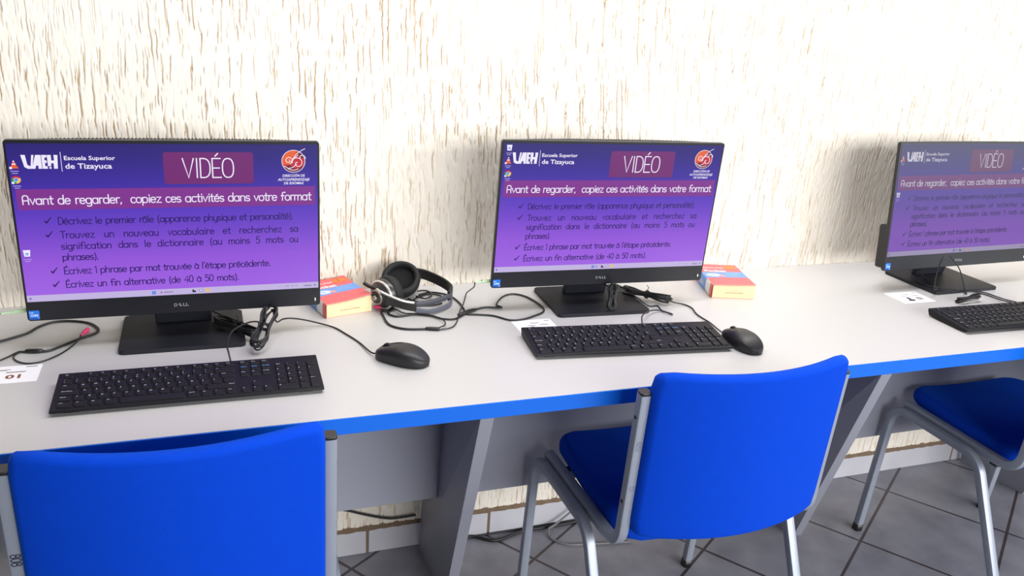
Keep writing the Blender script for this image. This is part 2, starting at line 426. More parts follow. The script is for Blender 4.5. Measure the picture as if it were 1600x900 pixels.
# tiled baseboard with its rough mortar ledge
mb = MB()
M_btile = mat('baseboard_tile', lin(196, 194, 200), .3, var=(7, .08)); M_mort = mat('mortar_brown', lin(120, 100, 80), .95, bump=(150, .8, .003), var=(50, .3))
for k in range(-9, 14):
    xa = .366+.3475*k
    mb.box(xa+.0035, xa+.344, -.012, -.001, .0, .074, .0015, 1)
mb.mi = 1
mb.box(-2.8, 5.2, -.009, -.0008, .0, .073)
xs = np.linspace(-1.1, 3.5, 360); r = rng.rand(360, 3)
prof = lambda i: [(xs[i], -.014-.004*r[i, 0], .0745), (xs[i], -.015-.004*r[i, 1], .080+.003*r[i, 2]), (xs[i], -.003, .089+.006*r[i, 0])]
mb.grid(lambda i, j: prof(i)[j], 360, 3)
tag(mb.build('baseboard_back', [M_btile, M_mort]), kind='structure')

# ------------------------------------------------------------------ desk
D = .6533
desk = empty('desk', (1.0, -.33, 0), 0, 'long pale grey laminate desk with blue front edge running along the stucco wall', 'desk')
mb = MB(); mb.box(-1.25, 3.7, -D+.003, -.0118, H-.0305, H, .0008, 1); mb.build('worktop', M_lam, desk, True)
mb = MB(); mb.box(-1.25, 3.7, -D, -D+.0028, H-.0308, H-.0002, .0008, 1)
tag(mb.build('edge_band', M_edge, desk, True), 'blue edge band on the front of the worktop')
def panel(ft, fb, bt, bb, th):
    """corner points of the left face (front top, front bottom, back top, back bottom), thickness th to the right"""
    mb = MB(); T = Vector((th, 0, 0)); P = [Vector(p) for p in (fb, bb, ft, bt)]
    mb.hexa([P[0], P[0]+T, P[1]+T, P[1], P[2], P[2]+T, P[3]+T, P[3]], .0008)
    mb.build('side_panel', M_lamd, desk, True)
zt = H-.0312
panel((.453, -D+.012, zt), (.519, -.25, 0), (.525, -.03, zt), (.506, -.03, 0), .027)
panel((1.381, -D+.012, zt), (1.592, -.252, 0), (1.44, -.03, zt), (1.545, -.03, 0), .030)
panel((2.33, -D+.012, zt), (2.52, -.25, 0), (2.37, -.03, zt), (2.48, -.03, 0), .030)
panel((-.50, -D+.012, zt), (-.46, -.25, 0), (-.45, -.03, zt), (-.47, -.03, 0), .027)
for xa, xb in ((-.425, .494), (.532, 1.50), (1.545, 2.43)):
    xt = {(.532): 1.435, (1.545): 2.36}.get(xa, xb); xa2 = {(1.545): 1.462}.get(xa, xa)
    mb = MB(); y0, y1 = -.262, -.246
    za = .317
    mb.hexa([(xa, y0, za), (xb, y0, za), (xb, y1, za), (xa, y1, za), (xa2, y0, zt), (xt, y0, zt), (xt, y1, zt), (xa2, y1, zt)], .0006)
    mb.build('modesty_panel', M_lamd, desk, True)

# ------------------------------------------------------------------ chairs
SQ = rrect(.022, .022, .0045, 2)
def pillow(hx, hz, r, T, re, nx, nz, fn):
    """cushion: a rounded rectangle with softly rolled edges; fn(x, z, off) -> point"""
    def axis(h, n):
        t = [-(1-(1-k/6.0)**2)*0 for k in range(1)]
        e = [re*(1-math.cos(PI/2*k/6)) for k in range(7)]
        mid = [-h+re+(2*h-2*re)*k/n for k in range(1, n)]
        return [-h+v for v in e]+mid+[h-v for v in e[::-1]]
    xs, zs = axis(hx, nx), axis(hz, nz); mb = MB()
    def P(i, j, sgn):
        x, z = xs[i], zs[j]; e = min(hx-abs(x), hz-abs(z)); t = T/2*math.sqrt(max(0, 1-(1-min(1, e/re))**2))
        t += .004*T/.04*(1-(x/hx)**2)*(1-(z/hz)**2)
        dx = (abs(x)-(hx-r))/r; dz = (abs(z)-(hz-r))/r
        if dx > 0 and dz > 0:
            k = max(dx, dz)/math.hypot(dx, dz); x = math.copysign(hx-r+dx*k*r, x); z = math.copysign(hz-r+dz*k*r, z)
        return fn(x, z, sgn*t)
    mb.grid(lambda i, j: P(i, j, 1), len(xs), len(zs)); mb.grid(lambda i, j: P(i, j, -1), len(xs), len(zs))
    bmesh.ops.remove_doubles(mb.bm, verts=mb.bm.verts[:], dist=1e-5)
    return mb
def make_chair(name, loc, rz, label):
    t = empty(name, loc, rz, label, 'chair', 'blue chairs pulled up to the desk')
    pillow(.2125, .198, .06, .046, .020, 12, 12, lambda x, y, o: Vector((x*(1-.05*max(0, y)/.2), y+.003, .464+o-.010*(1-(x/.2125)**2)+.004*(y/.2)))).build('seat', M_fab, t)
    def bk(x, z, o):
        zz = .667+z; u = x/.2165
        y = -.2082-.021*(zz-.47)/.33-.009-.050*(1-u*u)
        return Vector((x, y-o, zz-.002*(1-u*u)))
    pillow(.2165, .181, .028, .032, .012, 16, 12, bk).build('backrest', M_fab, t)
    for s in (-1, 1):
        xa, xb = s*.2475, s*.2245
        A, ix = fillet([(xa, .212, .004), (xa, .1825, .436), (xa, -.112, .437), (xa, -.320, .004)], (.055, .07), 10)
        (f0, f1), (r0, r1) = ix[1], ix[2]; mf = f1; mr = r0
        mb = MB(); mb.sweep(A[:mf+1], SQ, (1, 0, 0), (True, False)); lf = mb.build('leg', M_tube, t, sharp=25)
        mb = MB(); mb.sweep([A[mf], A[mf].lerp(A[mr], .5), A[mr]], SQ, (1, 0, 0), (True, True)); mb.build('seat_rail', M_tube, t, sharp=25)
        mb = MB(); mb.sweep(A[mr:], SQ, (1, 0, 0), (False, True)); lr = mb.build('leg', M_tube, t, sharp=25)
        for leg, a, b in ((lf, A[0], A[1]), (lr, A[-1], A[-2])):
            d = (b-a).normalized(); mb = MB(); mb.sweep([a-d*.004, a+d*.018], rrect(.0245, .0245, .006, 3), (1, 0, 0)); mb.build('foot_cap', M_cap, leg)
        B, _ = fillet([(xb, -.2293, .798), (xb, -.2082, .4490), (xb, .160, .4480)], (.05,), 10)
        mb = MB(); mb.sweep(B, SQ, (1, 0, 0)); up = mb.build('back_upright', M_tube, t, sharp=25)
        mb = MB(); d = (B[0]-B[1]).normalized(); mb.sweep([B[0]-d*.002, B[0]+d*.003, B[0]+d*.0055], rrect(.0215, .0215, .005, 3), (1, 0, 0)); mb.build('end_cap', M_cap, up)
        for q in (.16, .78):
            p = B[0].lerp(B[1], q); mb = MB(); mb.lathe([(0, .0018), (.0036, .0014), (.0044, 0), (.0044, -.004)], Matrix.Translation((xb+s*.0105, p.y, p.z)) @ Matrix.Rotation(s*PI/2, 4, 'Y'), 12)
            mb.build('screw', M_cap, up)
    for y in (.10, -.13):
        mb = MB(); mb.box(-.2135, .2135, y-.011, y+.011, .420, .441, .002); mb.build('crossbar', mat('dark_steel', lin(40, 40, 46), .5), t)
    return t
chair = make_chair('chair', (-.0585, -.5272, 0), -.0096, 'blue fabric chair in the left foreground, its backrest below the first keyboard')
for ch_ in chair.children:
    if ch_.name.startswith('backrest'): low_ = ch_
chair_b = copy_tree(chair, 'chair', (.9588, -.4991, 0), .0036, 'blue fabric chair in the middle, in front of the second keyboard and mouse')
chair_c = copy_tree(chair, 'chair', (2.058, -.4853, 0), -.0158, 'blue chair at the right edge, only seat and grey legs showing under the desk')
low_.location.z = -.009          # this one sits a little lower between its uprights
# marker-pen numbers on two uprights
M_ink = mat('marker_ink', lin(40, 42, 66), .8); M_inkf = mat('faded_marker_ink', lin(112, 116, 138), .8)
def scrawl(ch, s, z0, size, txt, m):
    up = [c for c in ch.children if c.name.startswith('back_upright') and (c.data.vertices[0].co.x*s > 0)][0]
    mb = MB(); xb = s*.2245
    def fn(a, b):
        z = z0-a; y = -.2082-.0210*(z-.4525)/.345
        return Vector((xb+b-size*.5, y-.0113, z))
    put_strokes(mb, txt, 0, 0, size, fn, pen=.14)
    o = mb.build('handwritten_number', m, up)
scrawl(chair, -1, .662, .013, '808', M_ink)
scrawl(chair_b, -1, .700, .010, '8252', M_inkf)
scrawl(chair_b, -1, .602, .010, '1511', M_inkf)

# ------------------------------------------------------------------ all-in-one computers
def grad_mat():
    """picture shown on the screen: violet gradient wallpaper"""
    m = bpy.data.materials.new('screen_wallpaper'); m.use_nodes = True; nt = m.node_tree; b = nt.nodes['Principled BSDF']
    b.inputs['Base Color'].default_value = (.004, .004, .006, 1); b.inputs['Roughness'].default_value = .34; b.inputs['Specular IOR Level'].default_value = .36
    tc = nt.nodes.new('ShaderNodeTexCoord'); sp = nt.nodes.new('ShaderNodeSeparateXYZ'); nt.links.new(tc.outputs['Object'], sp.inputs[0])
    mr = nt.nodes.new('ShaderNodeMapRange'); mr.inputs['From Min'].default_value = .052; mr.inputs['From Max'].default_value = .338
    nt.links.new(sp.outputs['Z'], mr.inputs[0])
    cr = nt.nodes.new('ShaderNodeValToRGB'); nt.links.new(mr.outputs[0], cr.inputs[0])
    st = [(0, (158, 96, 226)), (.22, (146, 84, 216)), (.42, (112, 66, 200)), (.56, (88, 54, 188)), (.74, (60, 38, 158)), (.9, (44, 30, 128)), (1, (38, 26, 112))]
    el = cr.color_ramp.elements; el[0].position, el[0].color = 0, lin(*st[0][1]); el[1].position, el[1].color = 1, lin(*st[-1][1])
    for p, c in st[1:-1]:
        e = el.new(p); e.color = lin(*c)
    nt.links.new(cr.outputs[0], b.inputs['Emission Color']); b.inputs['Emission Strength'].default_value = 1
    return m
def sm(name, rgb, s=1.0):
    return mat('screen_'+name, (.004, .004, .006, 1), .34, spec=.36, emit=lin(*rgb), estr=s)
SM = [grad_mat(), sm('banner', (126, 46, 140)), sm('title_box', (112, 34, 110)), sm('white', (238, 232, 250)), sm('dark_text', (40, 16, 100)),
      sm('taskbar', (192, 178, 222)), sm('orange', (232, 96, 44)), sm('blue', (60, 130, 230)), sm('red', (196, 40, 50)), sm('green', (60, 160, 90)),
      sm('maroon', (110, 22, 40)), sm('yellow', (240, 190, 70)), sm('grey', (120, 108, 160)), sm('black', (24, 22, 36)), sm('pale', (176, 160, 216))]
ROWS = [(-199, 189.1, 'Décrivez le premier rôle (apparence physique et personalité).', 417), (-197.5, 162.5, 'Trouvez un nouveau vocabulaire et recherchez sa', 425.5),
        (-198.5, 140.6, 'signification dans le dictionnaire (au moins 5 mots ou', 426), (-198.7, 119.1, 'phrases).', None),
        (-199, 92.0, "Écrivez 1 phrase par mot trouvée à l'étape précédente.", 371), (-198.6, 65.0, 'Écrivez un fin alternative (de 40 à 50 mots).', 309)]
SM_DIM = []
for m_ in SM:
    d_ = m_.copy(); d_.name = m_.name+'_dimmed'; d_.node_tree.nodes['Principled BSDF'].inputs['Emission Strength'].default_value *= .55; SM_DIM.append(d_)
def screen_mesh(icons, with_search):
    mb = MB(); mb.sm = False
    lay = [0.0]
    def fn(x, y): return Vector((x/1000, -.00045-lay[0], y/1000))
    def rect(x0, x1, y0, y1, mi, r=0):
        mb.poly([fn(x, y) for x, y in ([(x0, y0), (x1, y0), (x1, y1), (x0, y1)] if not r else [(p[0]+(x0+x1)/2, p[1]+(y0+y1)/2) for p in rrect(x1-x0, y1-y0, r)])], mi)
    def disc(cx, cy, rr, mi, a0=0, a1=360, r2=0.0, n=28):
        pts = [(cx+rr*math.cos(math.radians(a0+(a1-a0)*k/n)), cy+rr*math.sin(math.radians(a0+(a1-a0)*k/n))) for k in range(n+(a1-a0 < 360))]
        if a1-a0 < 360: pts.append((cx, cy))
        mb.poly([fn(*p) for p in pts], mi)
    rect(-266, 266, 52.2, 338.2, 0)
    rect(-266, 266, 39.3, 52.2, 5)
    lay[0] = .00008
    rect(-260, 260.5, 217, 255.5, 1); rect(-14, 145.5, 262.3, 323, 2, 5)
    lay[0] = .00016
    # university word mark, bar and school name
    mb.mi = 3
    for poly in ([(-245, 317.6), (-238, 317.6), (-236, 300), (-232, 297.5), (-227, 297.5), (-229, 292.8), (-236, 292.8), (-241, 296)],
                 [(-228, 317.6), (-224.5, 317.6), (-228, 297.5), (-231, 297.5)],
                 [(-222, 317.6), (-213.5, 317.6), (-213.5, 292.8), (-219, 292.8), (-219, 298.5), (-222.5, 298.5), (-224, 292.8), (-229.5, 292.8)],
                 [(-212.6, 317.6), (-204.5, 317.6), (-204.5, 313), (-208, 313), (-208, 307.8), (-205, 307.8), (-205, 303.4), (-208, 303.4), (-208, 297.4), (-204.5, 297.4), (-204.5, 292.8), (-212.6, 292.8)],
                 [(-203.8, 317.6), (-197.5, 317.6), (-197.5, 307.6), (-193.2, 307.6), (-193.2, 317.6), (-187, 317.6), (-188.6, 292.8), (-194.6, 292.8), (-194.4, 302.6), (-198.5, 302.6), (-198.5, 297.4), (-203.8, 297.4)],
                 [(-202, 296), (-198.5, 296), (-198.5, 292.8), (-202, 292.8)],
                 [(-182.7, 323), (-181.8, 323), (-181.7, 287.5), (-182.6, 287.5)]):
        mb.poly([fn(*p) for p in poly], 3)
    put_font(mb, 'Escuela Superior', -177.2, 308.4, 10.6, fn, width=83, bold=.018, mi=3)
    put_font(mb, 'de Tizayuca', -176.6, 292.8, 13.6, fn, width=76, bold=.018, mi=3)
    put_strokes(mb, 'VIDÉO', 18.5, 274.5, 36.5, fn, pen=.062, stretch=92/(nat_width('VIDÉO')*36.5), mi=3)
    hd = 'Avant de regarder,  copiez ces activités dans votre format'
    put_strokes(mb, hd, -252, 227.5, 16.4, fn, width=506, pen=.115, stretch=1.0*506/(nat_width(hd)*16.4)*.985, mi=3)
    st = 417/(nat_width(ROWS[0][2])*13.2)
    for x, y, tx, wd in ROWS:
        put_strokes(mb, tx, x, y, 13.2, fn, width=wd, pen=.13, stretch=st*.985, mi=4)
    for x, y in ((-221.5, 191.5), (-222, 165), (-221.5, 94.5), (-221, 67.5)):
        mb.mi = 4; mb.poly([fn(x+a, y+b) for a, b in ((0, 4.6), (1.6, 5.6), (4, 3.2), (11.6, 11.8), (13, 11.2), (4.6, -.4), (3, -.4))], 4)
    # emblem
    disc(220.2, 305.3, 22.4, 3); lay[0] = .00024; disc(220.2, 305.3, 21.2, 8); disc
    lay[0] = .0003; disc(220.2, 305.3, 21.2, 6, 75, 200); disc(220.2, 305.3, 21.2, 10, 215, 330, n=20); disc(220.2, 305.3, 21.2, 10, 20, 60, n=10)
    lay[0] = .00036; mb.mi = 8; disc(226, 303.5, 12.5, 8); disc(211, 307.5, 9, 6); lay[0] = .00042; mb.mi = 3
    sw = lambda cx, cy, r0, r1, a0, a1, n=26: [(cx+(r0+(r1-r0)*k/n)*math.cos(math.radians(a0+(a1-a0)*k/n)), cy+(r0+(r1-r0)*k/n)*math.sin(math.radians(a0+(a1-a0)*k/n))) for k in range(n+1)]
    for pts in (sw(228, 301.5, 12.5, 2, 170, -260), sw(211, 307, 8, 2, -40, 400), sw(236, 312, 7, 3, -10, 200, 14), [(203, 296), (211, 291), (220, 294), (226, 300)],
                [(214, 300), (219, 310), (226, 320), (236, 327), (242, 330)], [(216, 303), (221, 311), (229, 318)], sw(220, 306, 18, 18, 235, 300, 10)):
        ribbon(mb, pts, 1.3, fn)
    lay[0] = .00016
    put_font(mb, 'DIRECCIÓN DE', 220, 274.6, 7, fn, width=42, bold=.02, shear=.15, center=True, mi=3)
    put_font(mb, 'AUTOAPRENDIZAJE', 220, 266.8, 7, fn, width=60, bold=.02, shear=.15, center=True, mi=3)
    put_font(mb, 'DE IDIOMAS', 220, 259.6, 7, fn, width=37, bold=.02, shear=.15, center=True, mi=3)
    # desktop icons
    for kind, x, y in icons:
        lay[0] = .00016
        if kind == 'cone':
            for a, b, c, d, mi in ((-7, 7, -6.6, -3.4, 6), (-4.6, 4.6, -3.4, .2, 6), (-3.4, 3.4, .2, 2.4, 3), (-2.4, 2.4, 2.4, 5.2, 6), (-1.4, 1.4, 5.2, 7.4, 3)):
                mb.poly([fn(x+a, y+c), fn(x+b, y+c), fn(x+b*.78, y+d), fn(x+a*.78, y+d)], mi)
            lay[0] = .00024; rect(x-7.6, x-3.4, y-7.6, y-3.6, 3)
        if kind == 'ring':
            disc(x, y, 7.2, 8, 30, 150, n=14); disc(x, y, 7.2, 9, 150, 270, n=14); disc(x, y, 7.2, 11, -90, 30, n=14)
            lay[0] = .00024; disc(x, y, 3.6, 3); lay[0] = .0003; disc(x, y, 2.8, 7); rect(x-7.6, x-3.4, y-7.6, y-3.6, 3)
        if kind == 'bin':
            mb.poly([fn(x+a, y+b) for a, b in ((-4.6, -6), (4.6, -6), (6, 6.6), (-6, 6.6))], 3)
            lay[0] = .00024; disc(x, y-1, 2.6, 7); lay[0] = .0003; disc(x, y-1, 1.2, 3)
        lay[0] = .00016
        mb.mi = 14
        for k, wd in ((0, 13), (1, 9)): rect(x-wd/2, x+wd/2, y-12.2-3.8*k, y-10.8-3.8*k, 14)
    # taskbar
    if with_search:
        xs = (-47.9, 25.4, 38.5, 50.8); rect(-36, -33, 44.3, 47.3, 12); rect(-30, -13, 45, 46.6, 12)
    else:
        xs = (-24.4, -.2, 11.5, 23.8); rect(-17, -13.5, 44.4, 47.6, 12)
    y = 45.8
    for a in (0, 1):
        for b in (0, 1): rect(xs[0]-3.4+3.6*a, xs[0]-.2+3.6*a, y-3.4+3.6*b, y-.2+3.6*b, 7)
    mb.poly([fn(xs[1]+a, y+b) for a, b in ((-3.2, -3), (3.2, -3), (3.2, .2), (.2, .2), (-.4, 2.8), (-3.2, 2.8))], 13)
    rect(xs[2]-3.4, xs[2]+3.4, y-2, y+3, 12, 1); lay[0] = .00024; rect(xs[2]-2.2, xs[2]+2.2, y-.8, y+2, 3, .6); lay[0] = .00016
    rect(xs[3]-3.6, xs[3]+3.6, y-2.8, y+2.2, 11); rect(xs[3]-3.6, xs[3]-.6, y+2.2, y+3.2, 11)
    for a, b in ((188, 189.5), (201, 207), (213, 216.5), (220, 223), (236, 252)): rect(a, b, y-.5, y+.7, 12)
    rect(238, 252, y-2.4, y-1.4, 12); disc(258.7, y, 1.9, 12)
    rect(-262, -258.5, y-2, y+2, 12)
    return mb
def housing_mesh():
    mb = MB(); W2, Ht = .270, .344
    # front frame
    prof = rrect(.540, .344, .006, 4)
    mb.prism([(p[0], p[1]+Ht/2) for p in prof], 0, .0112, axis='y', bev=.0012)
    for v in mb.bm.verts: v.co.y = -v.co.y            # front face at y = 0, thickness to the back
    # bulged back shell
    nx, nz = 33, 15
    def P(i, j):
        u = -1+2*i/(nx-1); v = j/(nz-1); x = u*.2665; z = .004+v*.3375
        d = .011+.032*(1-abs(u)**3.2)*(1-.35*v**3)*(1-(1-v)**8*.4)
        if j == 0: d = .0108
        return (x, d, z)
    mb.grid(P, nx, nz)
    tp = [P(i, nz-1) for i in range(nx)]
    mb.grid(lambda i, j: (tp[i][0], .011+(tp[i][1]-.011)*(1-j/3), tp[i][2]+.0015*math.sin(PI*j/3)), nx, 4)
    mb.box(-.2600, .2600, .0105, .047, .003, .122, .006)
    return mb
def make_computer(loc, rz, tilt, label, icons, search, scr=SM, base=None):
    t = empty('desktop_computer', loc, rz, label, 'computer', 'all-in-one computers on the desk')
    if base is None:
        hs = housing_mesh().build('housing', M_blk, t)
        hs.location = (0, 0, .0614)
        # cooling slots along the top
        mb = MB()
        for k in range(-34, 35):
            u = k*.0065/.2665; d = .011+.032*(1-abs(u)**3.2)*.65
            if d > .022: mb.box(k*.0065-.0011, k*.0065+.0011, .015, d-.004, .3425, .34335)
        mb.build('cooling_slots', mat('slot_black', lin(8, 8, 10), .8), hs)
        # maker's logo on the chin
        mb = MB(); f2 = lambda x, y: Vector((x, -.0004, y))
        put_font(mb, 'D', -.0132, .0146, .0092, f2, bold=.02); put_font(mb, 'LL', .0034, .0146, .0092, f2, width=.0104, bold=.02)
        ce, se = math.cos(.6), math.sin(.6)
        put_font(mb, 'E', -.0034, -.0040, .0092, lambda x, y: Vector((-.0010+x*ce-y*se, -.0004, .0192+x*se+y*ce)), bold=.02)
        mb.build('logo', mat('logo_silver', lin(150, 152, 160), .35, metal=.3), hs)
        mb = MB(); mb.sm = False
        f2 = lambda x, y: Vector((x, -.0006, y))
        mb.poly([f2(p[0]-.2575, p[1]+.0125) for p in rrect(.0175, .0185, .0012)], 0)
        f3 = lambda x, y: Vector((x, -.0007, y))
        mb.poly([f3(x, y) for x, y in ((-.2655, .004), (-.2495, .004), (-.2495, .0062), (-.2655, .0062))], 2)
        put_font(mb, 'CORE', -.2575, .0098, .0056, f3, width=.0128, bold=.02, center=True, mi=1)
        put_font(mb, 'intel', -.2620, .0163, .0036, f3, width=.0064, bold=.01, center=True, mi=1)
        mb.poly([f3(x, y) for x, y in ((-.2522, .0045), (-.2500, .0045), (-.2500, .0066), (-.2522, .0066))], 1)
        mb.build('processor_sticker', [mat('sticker_blue', lin(30, 110, 210), .3), mat('sticker_white', lin(225, 240, 255), .4), mat('sticker_deep_blue', lin(10, 50, 140), .3)], hs)
        mb = MB(); mb.box(.2588, .2602, -.0008, .001, .010, .0165, .0004, 1)
        mb.build('power_light', mat('led_white', (.8, .8, .8, 1), .3, emit=(1, 1, 1, 1), estr=1.5), hs)
        # stand
        mb = MB(); mb.prism([(p[0], p[1]+.0457) for p in rrect(.234, .1906, .010, 5)], .0, .0085, bev=.002); base = mb.build('stand_base', M_stand, t)
        mb = MB(); mb.hexa([(-.055, .085, .0083), (.055, .085, .0083), (.055, .103, .0083), (-.055, .103, .0083), (-.055, .050, .16), (.055, .050, .16), (.055, .066, .16), (-.055, .066, .16)], .003)
        mb.build('stand_neck', M_stand, t)
    else:
        for ch in list(base.children):
            c = cp(ch, t)
            for g in list(ch.children):
                if not g.name.startswith('screen'): cp(g, c)
            if ch.name.startswith('housing'): hs = c
    hs.rotation_euler = (-tilt, 0, 0)
    s = screen_mesh(icons, search).build('screen', scr, hs, norm=False)
    return t
IC1 = [('cone', -257, 300), ('ring', -256.4, 273.2), ('bin', -255.7, 135)]
IC2 = [('bin', -253, 327.5), ('cone', -253.4, 299.4), ('ring', -252, 270.8)]
pc = make_computer((-.0554, -.2633, H), -.0037, -.0369, 'black all-in-one computer at the left, showing a violet French lesson slide, beside the first keyboard', IC1, True)
pc_b = make_computer((.8732, -.2368, H), -.0452, -.0588, 'black all-in-one computer in the middle, violet lesson slide, small book at its right corner', IC2, False, base=pc)
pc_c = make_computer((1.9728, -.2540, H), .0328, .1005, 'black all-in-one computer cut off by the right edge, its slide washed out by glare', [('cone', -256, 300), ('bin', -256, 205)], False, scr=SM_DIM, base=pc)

# ------------------------------------------------------------------ keyboards
KSLOPE = (.0215-.0110)/.128
def ktop(y): return .0110+(y+.064)*KSLOPE
def key_mesh(x, y, w, d, legends):
    """x,y centre; legends: (text, dx, dy, size, mat)"""
    b = MB(); z = ktop(y)-.0002; hgt = .0030
    lo = rrect(w, d, .0016, 3); hi = rrect(w-.0022, d-.0022, .0016, 3)
    M = Matrix.Translation((x, y, z)) @ Matrix.Rotation(math.atan(KSLOPE), 4, 'X')
    vl = [b.bm.verts.new(M @ Vector((p[0], p[1], 0))) for p in lo]; vh = [b.bm.verts.new(M @ Vector((p[0], p[1], hgt))) for p in hi]
    n = len(lo)
    for i in range(n): b._f((vl[i], vl[(i+1) % n], vh[(i+1) % n], vh[i]), False)
    b._f(vh, False)
    b.sm = False
    for tx, dx, dy, sz, mi in legends:
        put_font(b, tx, -w/2+dx, d/2-dy, sz, lambda u, v: M @ Vector((u, v, hgt+.00012)), bold=.015, mi=mi)
    return b
def make_keyboard(loc, rz, label):
    t = empty('keyboard', loc, rz, label, 'keyboard', 'black wired keyboards on the desk')
    mb = MB()
    prof = [(-.064, .0065), (-.0630, .0105), (-.0600, ktop(-.060)), (.0600, ktop(.06)), (.0635, .0195), (.0640, .0150), (.058, .0035), (-.055, .0025)]
    mb.prism(prof, -.221, .221, axis='x', bev=.0012); mb.build('case', M_kb, t)
    for sx in (-1, 1):
        for yy in (-.05, .045):
            mb = MB(); mb.box(sx*.19-.012, sx*.19+.012, yy-.003, yy+.003, .0, .006, .0005, 1); mb.build('rubber_foot', M_cap, t)
    U = .0190; g = .0028; x0 = -.2125; keys = []
    ys = [.0470, .0272, .0082, -.0108, -.0298, -.0488]
    def K(x, y, wu, leg, d=None, y2=None):
        keys.append((x+wu*U/2, y, wu*U-g, d or (U-g), leg))
    L1 = lambda s: [(s, .0028, .0062, .0052, 1)] if s else []
    L2 = lambda a, b: [(a, .0028, .0056, .0040, 1), (b, .0028, .0118, .0042, 1)]
    Ls = lambda s: [(s, .0026, .0056, .0036, 1)]
    # function row
    fx = [0, 2, 3, 4, 5, 6.5, 7.5, 8.5, 9.5, 11, 12, 13, 14]
    for k, fxx in enumerate(fx):
        K(x0+fxx*U, ys[0], 1, Ls('Esc' if k == 0 else 'F%d' % k), d=.0112)
    row = ['|º', '1!', '2"', '3·', '4$', '5%', '6&', '7/', '8(', '9)', '0=', "'?", '¡¿']
    for k, c in enumerate(row): K(x0+k*U, ys[1], 1, L2(c[1], c[0]))
    K(x0+13*U, ys[1], 2, Ls('<--'))
    K(x0, ys[2], 1.5, Ls('Tab'))
    for k, c in enumerate('QWERTYUIOP^+'): K(x0+(1.5+k)*U, ys[2], 1, L1(c))
    K(x0+13.5*U, ys[2], 1.5, Ls('Intro'))
    K(x0, ys[3], 1.75, Ls('Bloq Mayús'))
    for k, c in enumerate('ASDFGHJKLÑ{}'): K(x0+(1.75+k)*U, ys[3], 1, L1(c))
    K(x0+13.75*U, ys[3], 1.25, [])
    K(x0, ys[4], 1.25, Ls('Mayús'))
    for k, c in enumerate('<ZXCVBNM;:_'): K(x0+(1.25+k)*U, ys[4], 1, L1(c))
    K(x0+12.25*U, ys[4], 2.75, [('Mayús', .038, .0056, .0036, 1)])
    xx = x0
    for wu, s in ((1.4, 'Ctrl'), (1.2, 'Fn'), (1.2, '##'), (1.2, 'Alt'), (5.6, ''), (1.2, 'Alt Gr'), (1.1, '##'), (1.1, '='), (1.0, 'Ctrl')):
        K(xx, ys[5], wu, Ls(s) if s else []); xx += wu*U
    xn = x0+15*U+.0055
    for k, s in enumerate(('Impr', 'Bloq', 'Pausa')): K(xn+k*U, ys[0], 1, Ls(s), d=.0112)
    for k, s in enumerate(('Insert', 'Inicio', 'Re Pág')): K(xn+k*U, ys[1], 1, [(s, .0026, .0066, .0044, 2)])
    for k, s in enumerate(('Supr', 'Fin', 'Av Pág')): K(xn+k*U, ys[2], 1, Ls(s))
    K(xn+U, ys[4], 1, L1('^'))
    for k, s in enumerate('<v>'): K(xn+k*U, ys[5], 1, L1(s))
    xp = xn+3*U+.0055
    for k, s in enumerate(('Bloq', '/', '*', '-')): K(xp+k*U, ys[1], 1, Ls(s))
    for r, cs in ((2, '789'), (3, '456'), (4, '123')):
        for k, s in enumerate(cs): K(xp+k*U, ys[r], 1, L1(s))
    K(xp, ys[5], 2, L1('0')); K(xp+2*U, ys[5], 1, L1('.'))
    K(xp+3*U, (ys[2]+ys[3])/2, 1, L1('+'), d=2*U-g); K(xp+3*U, (ys[4]+ys[5])/2, 1, Ls('Intro'), d=2*U-g)
    rest = None
    few = keys[8:13]; del keys[8:13]
    n_single = min(100, len(keys)); few += keys[n_single:]
    for x, y, wd, d, leg in keys[:n_single]: key_mesh(x, y, wd, d, leg).build('key', [M_key, M_leg, M_legb], t)
    mb = MB(); ms = []
    for x, y, wd, d, leg in few:
        k2 = key_mesh(x, y, wd, d, leg)
        mp = {v: mb.bm.verts.new(v.co) for v in k2.bm.verts}
        for f in k2.bm.faces:
            mb.mi = f.material_index; mb._f([mp[v] for v in f.verts], False)
        k2.bm.free()
    tag(mb.build('function_keys', [M_key, M_leg, M_legb], t), kind='stuff')
    return t
kb = make_keyboard((-.0368, -.4845, H), -.0078, 'black wired keyboard on the desk in front of the left computer')
kb_b = copy_tree(kb, 'keyboard', (.8429, -.4492, H), -.0979, 'black wired keyboard in front of the middle computer, a mouse against its right end')
kb_c = copy_tree(kb, 'keyboard', (1.9221, -.4997, H), -.0155, 'black wired keyboard cut off by the right edge of the photo')

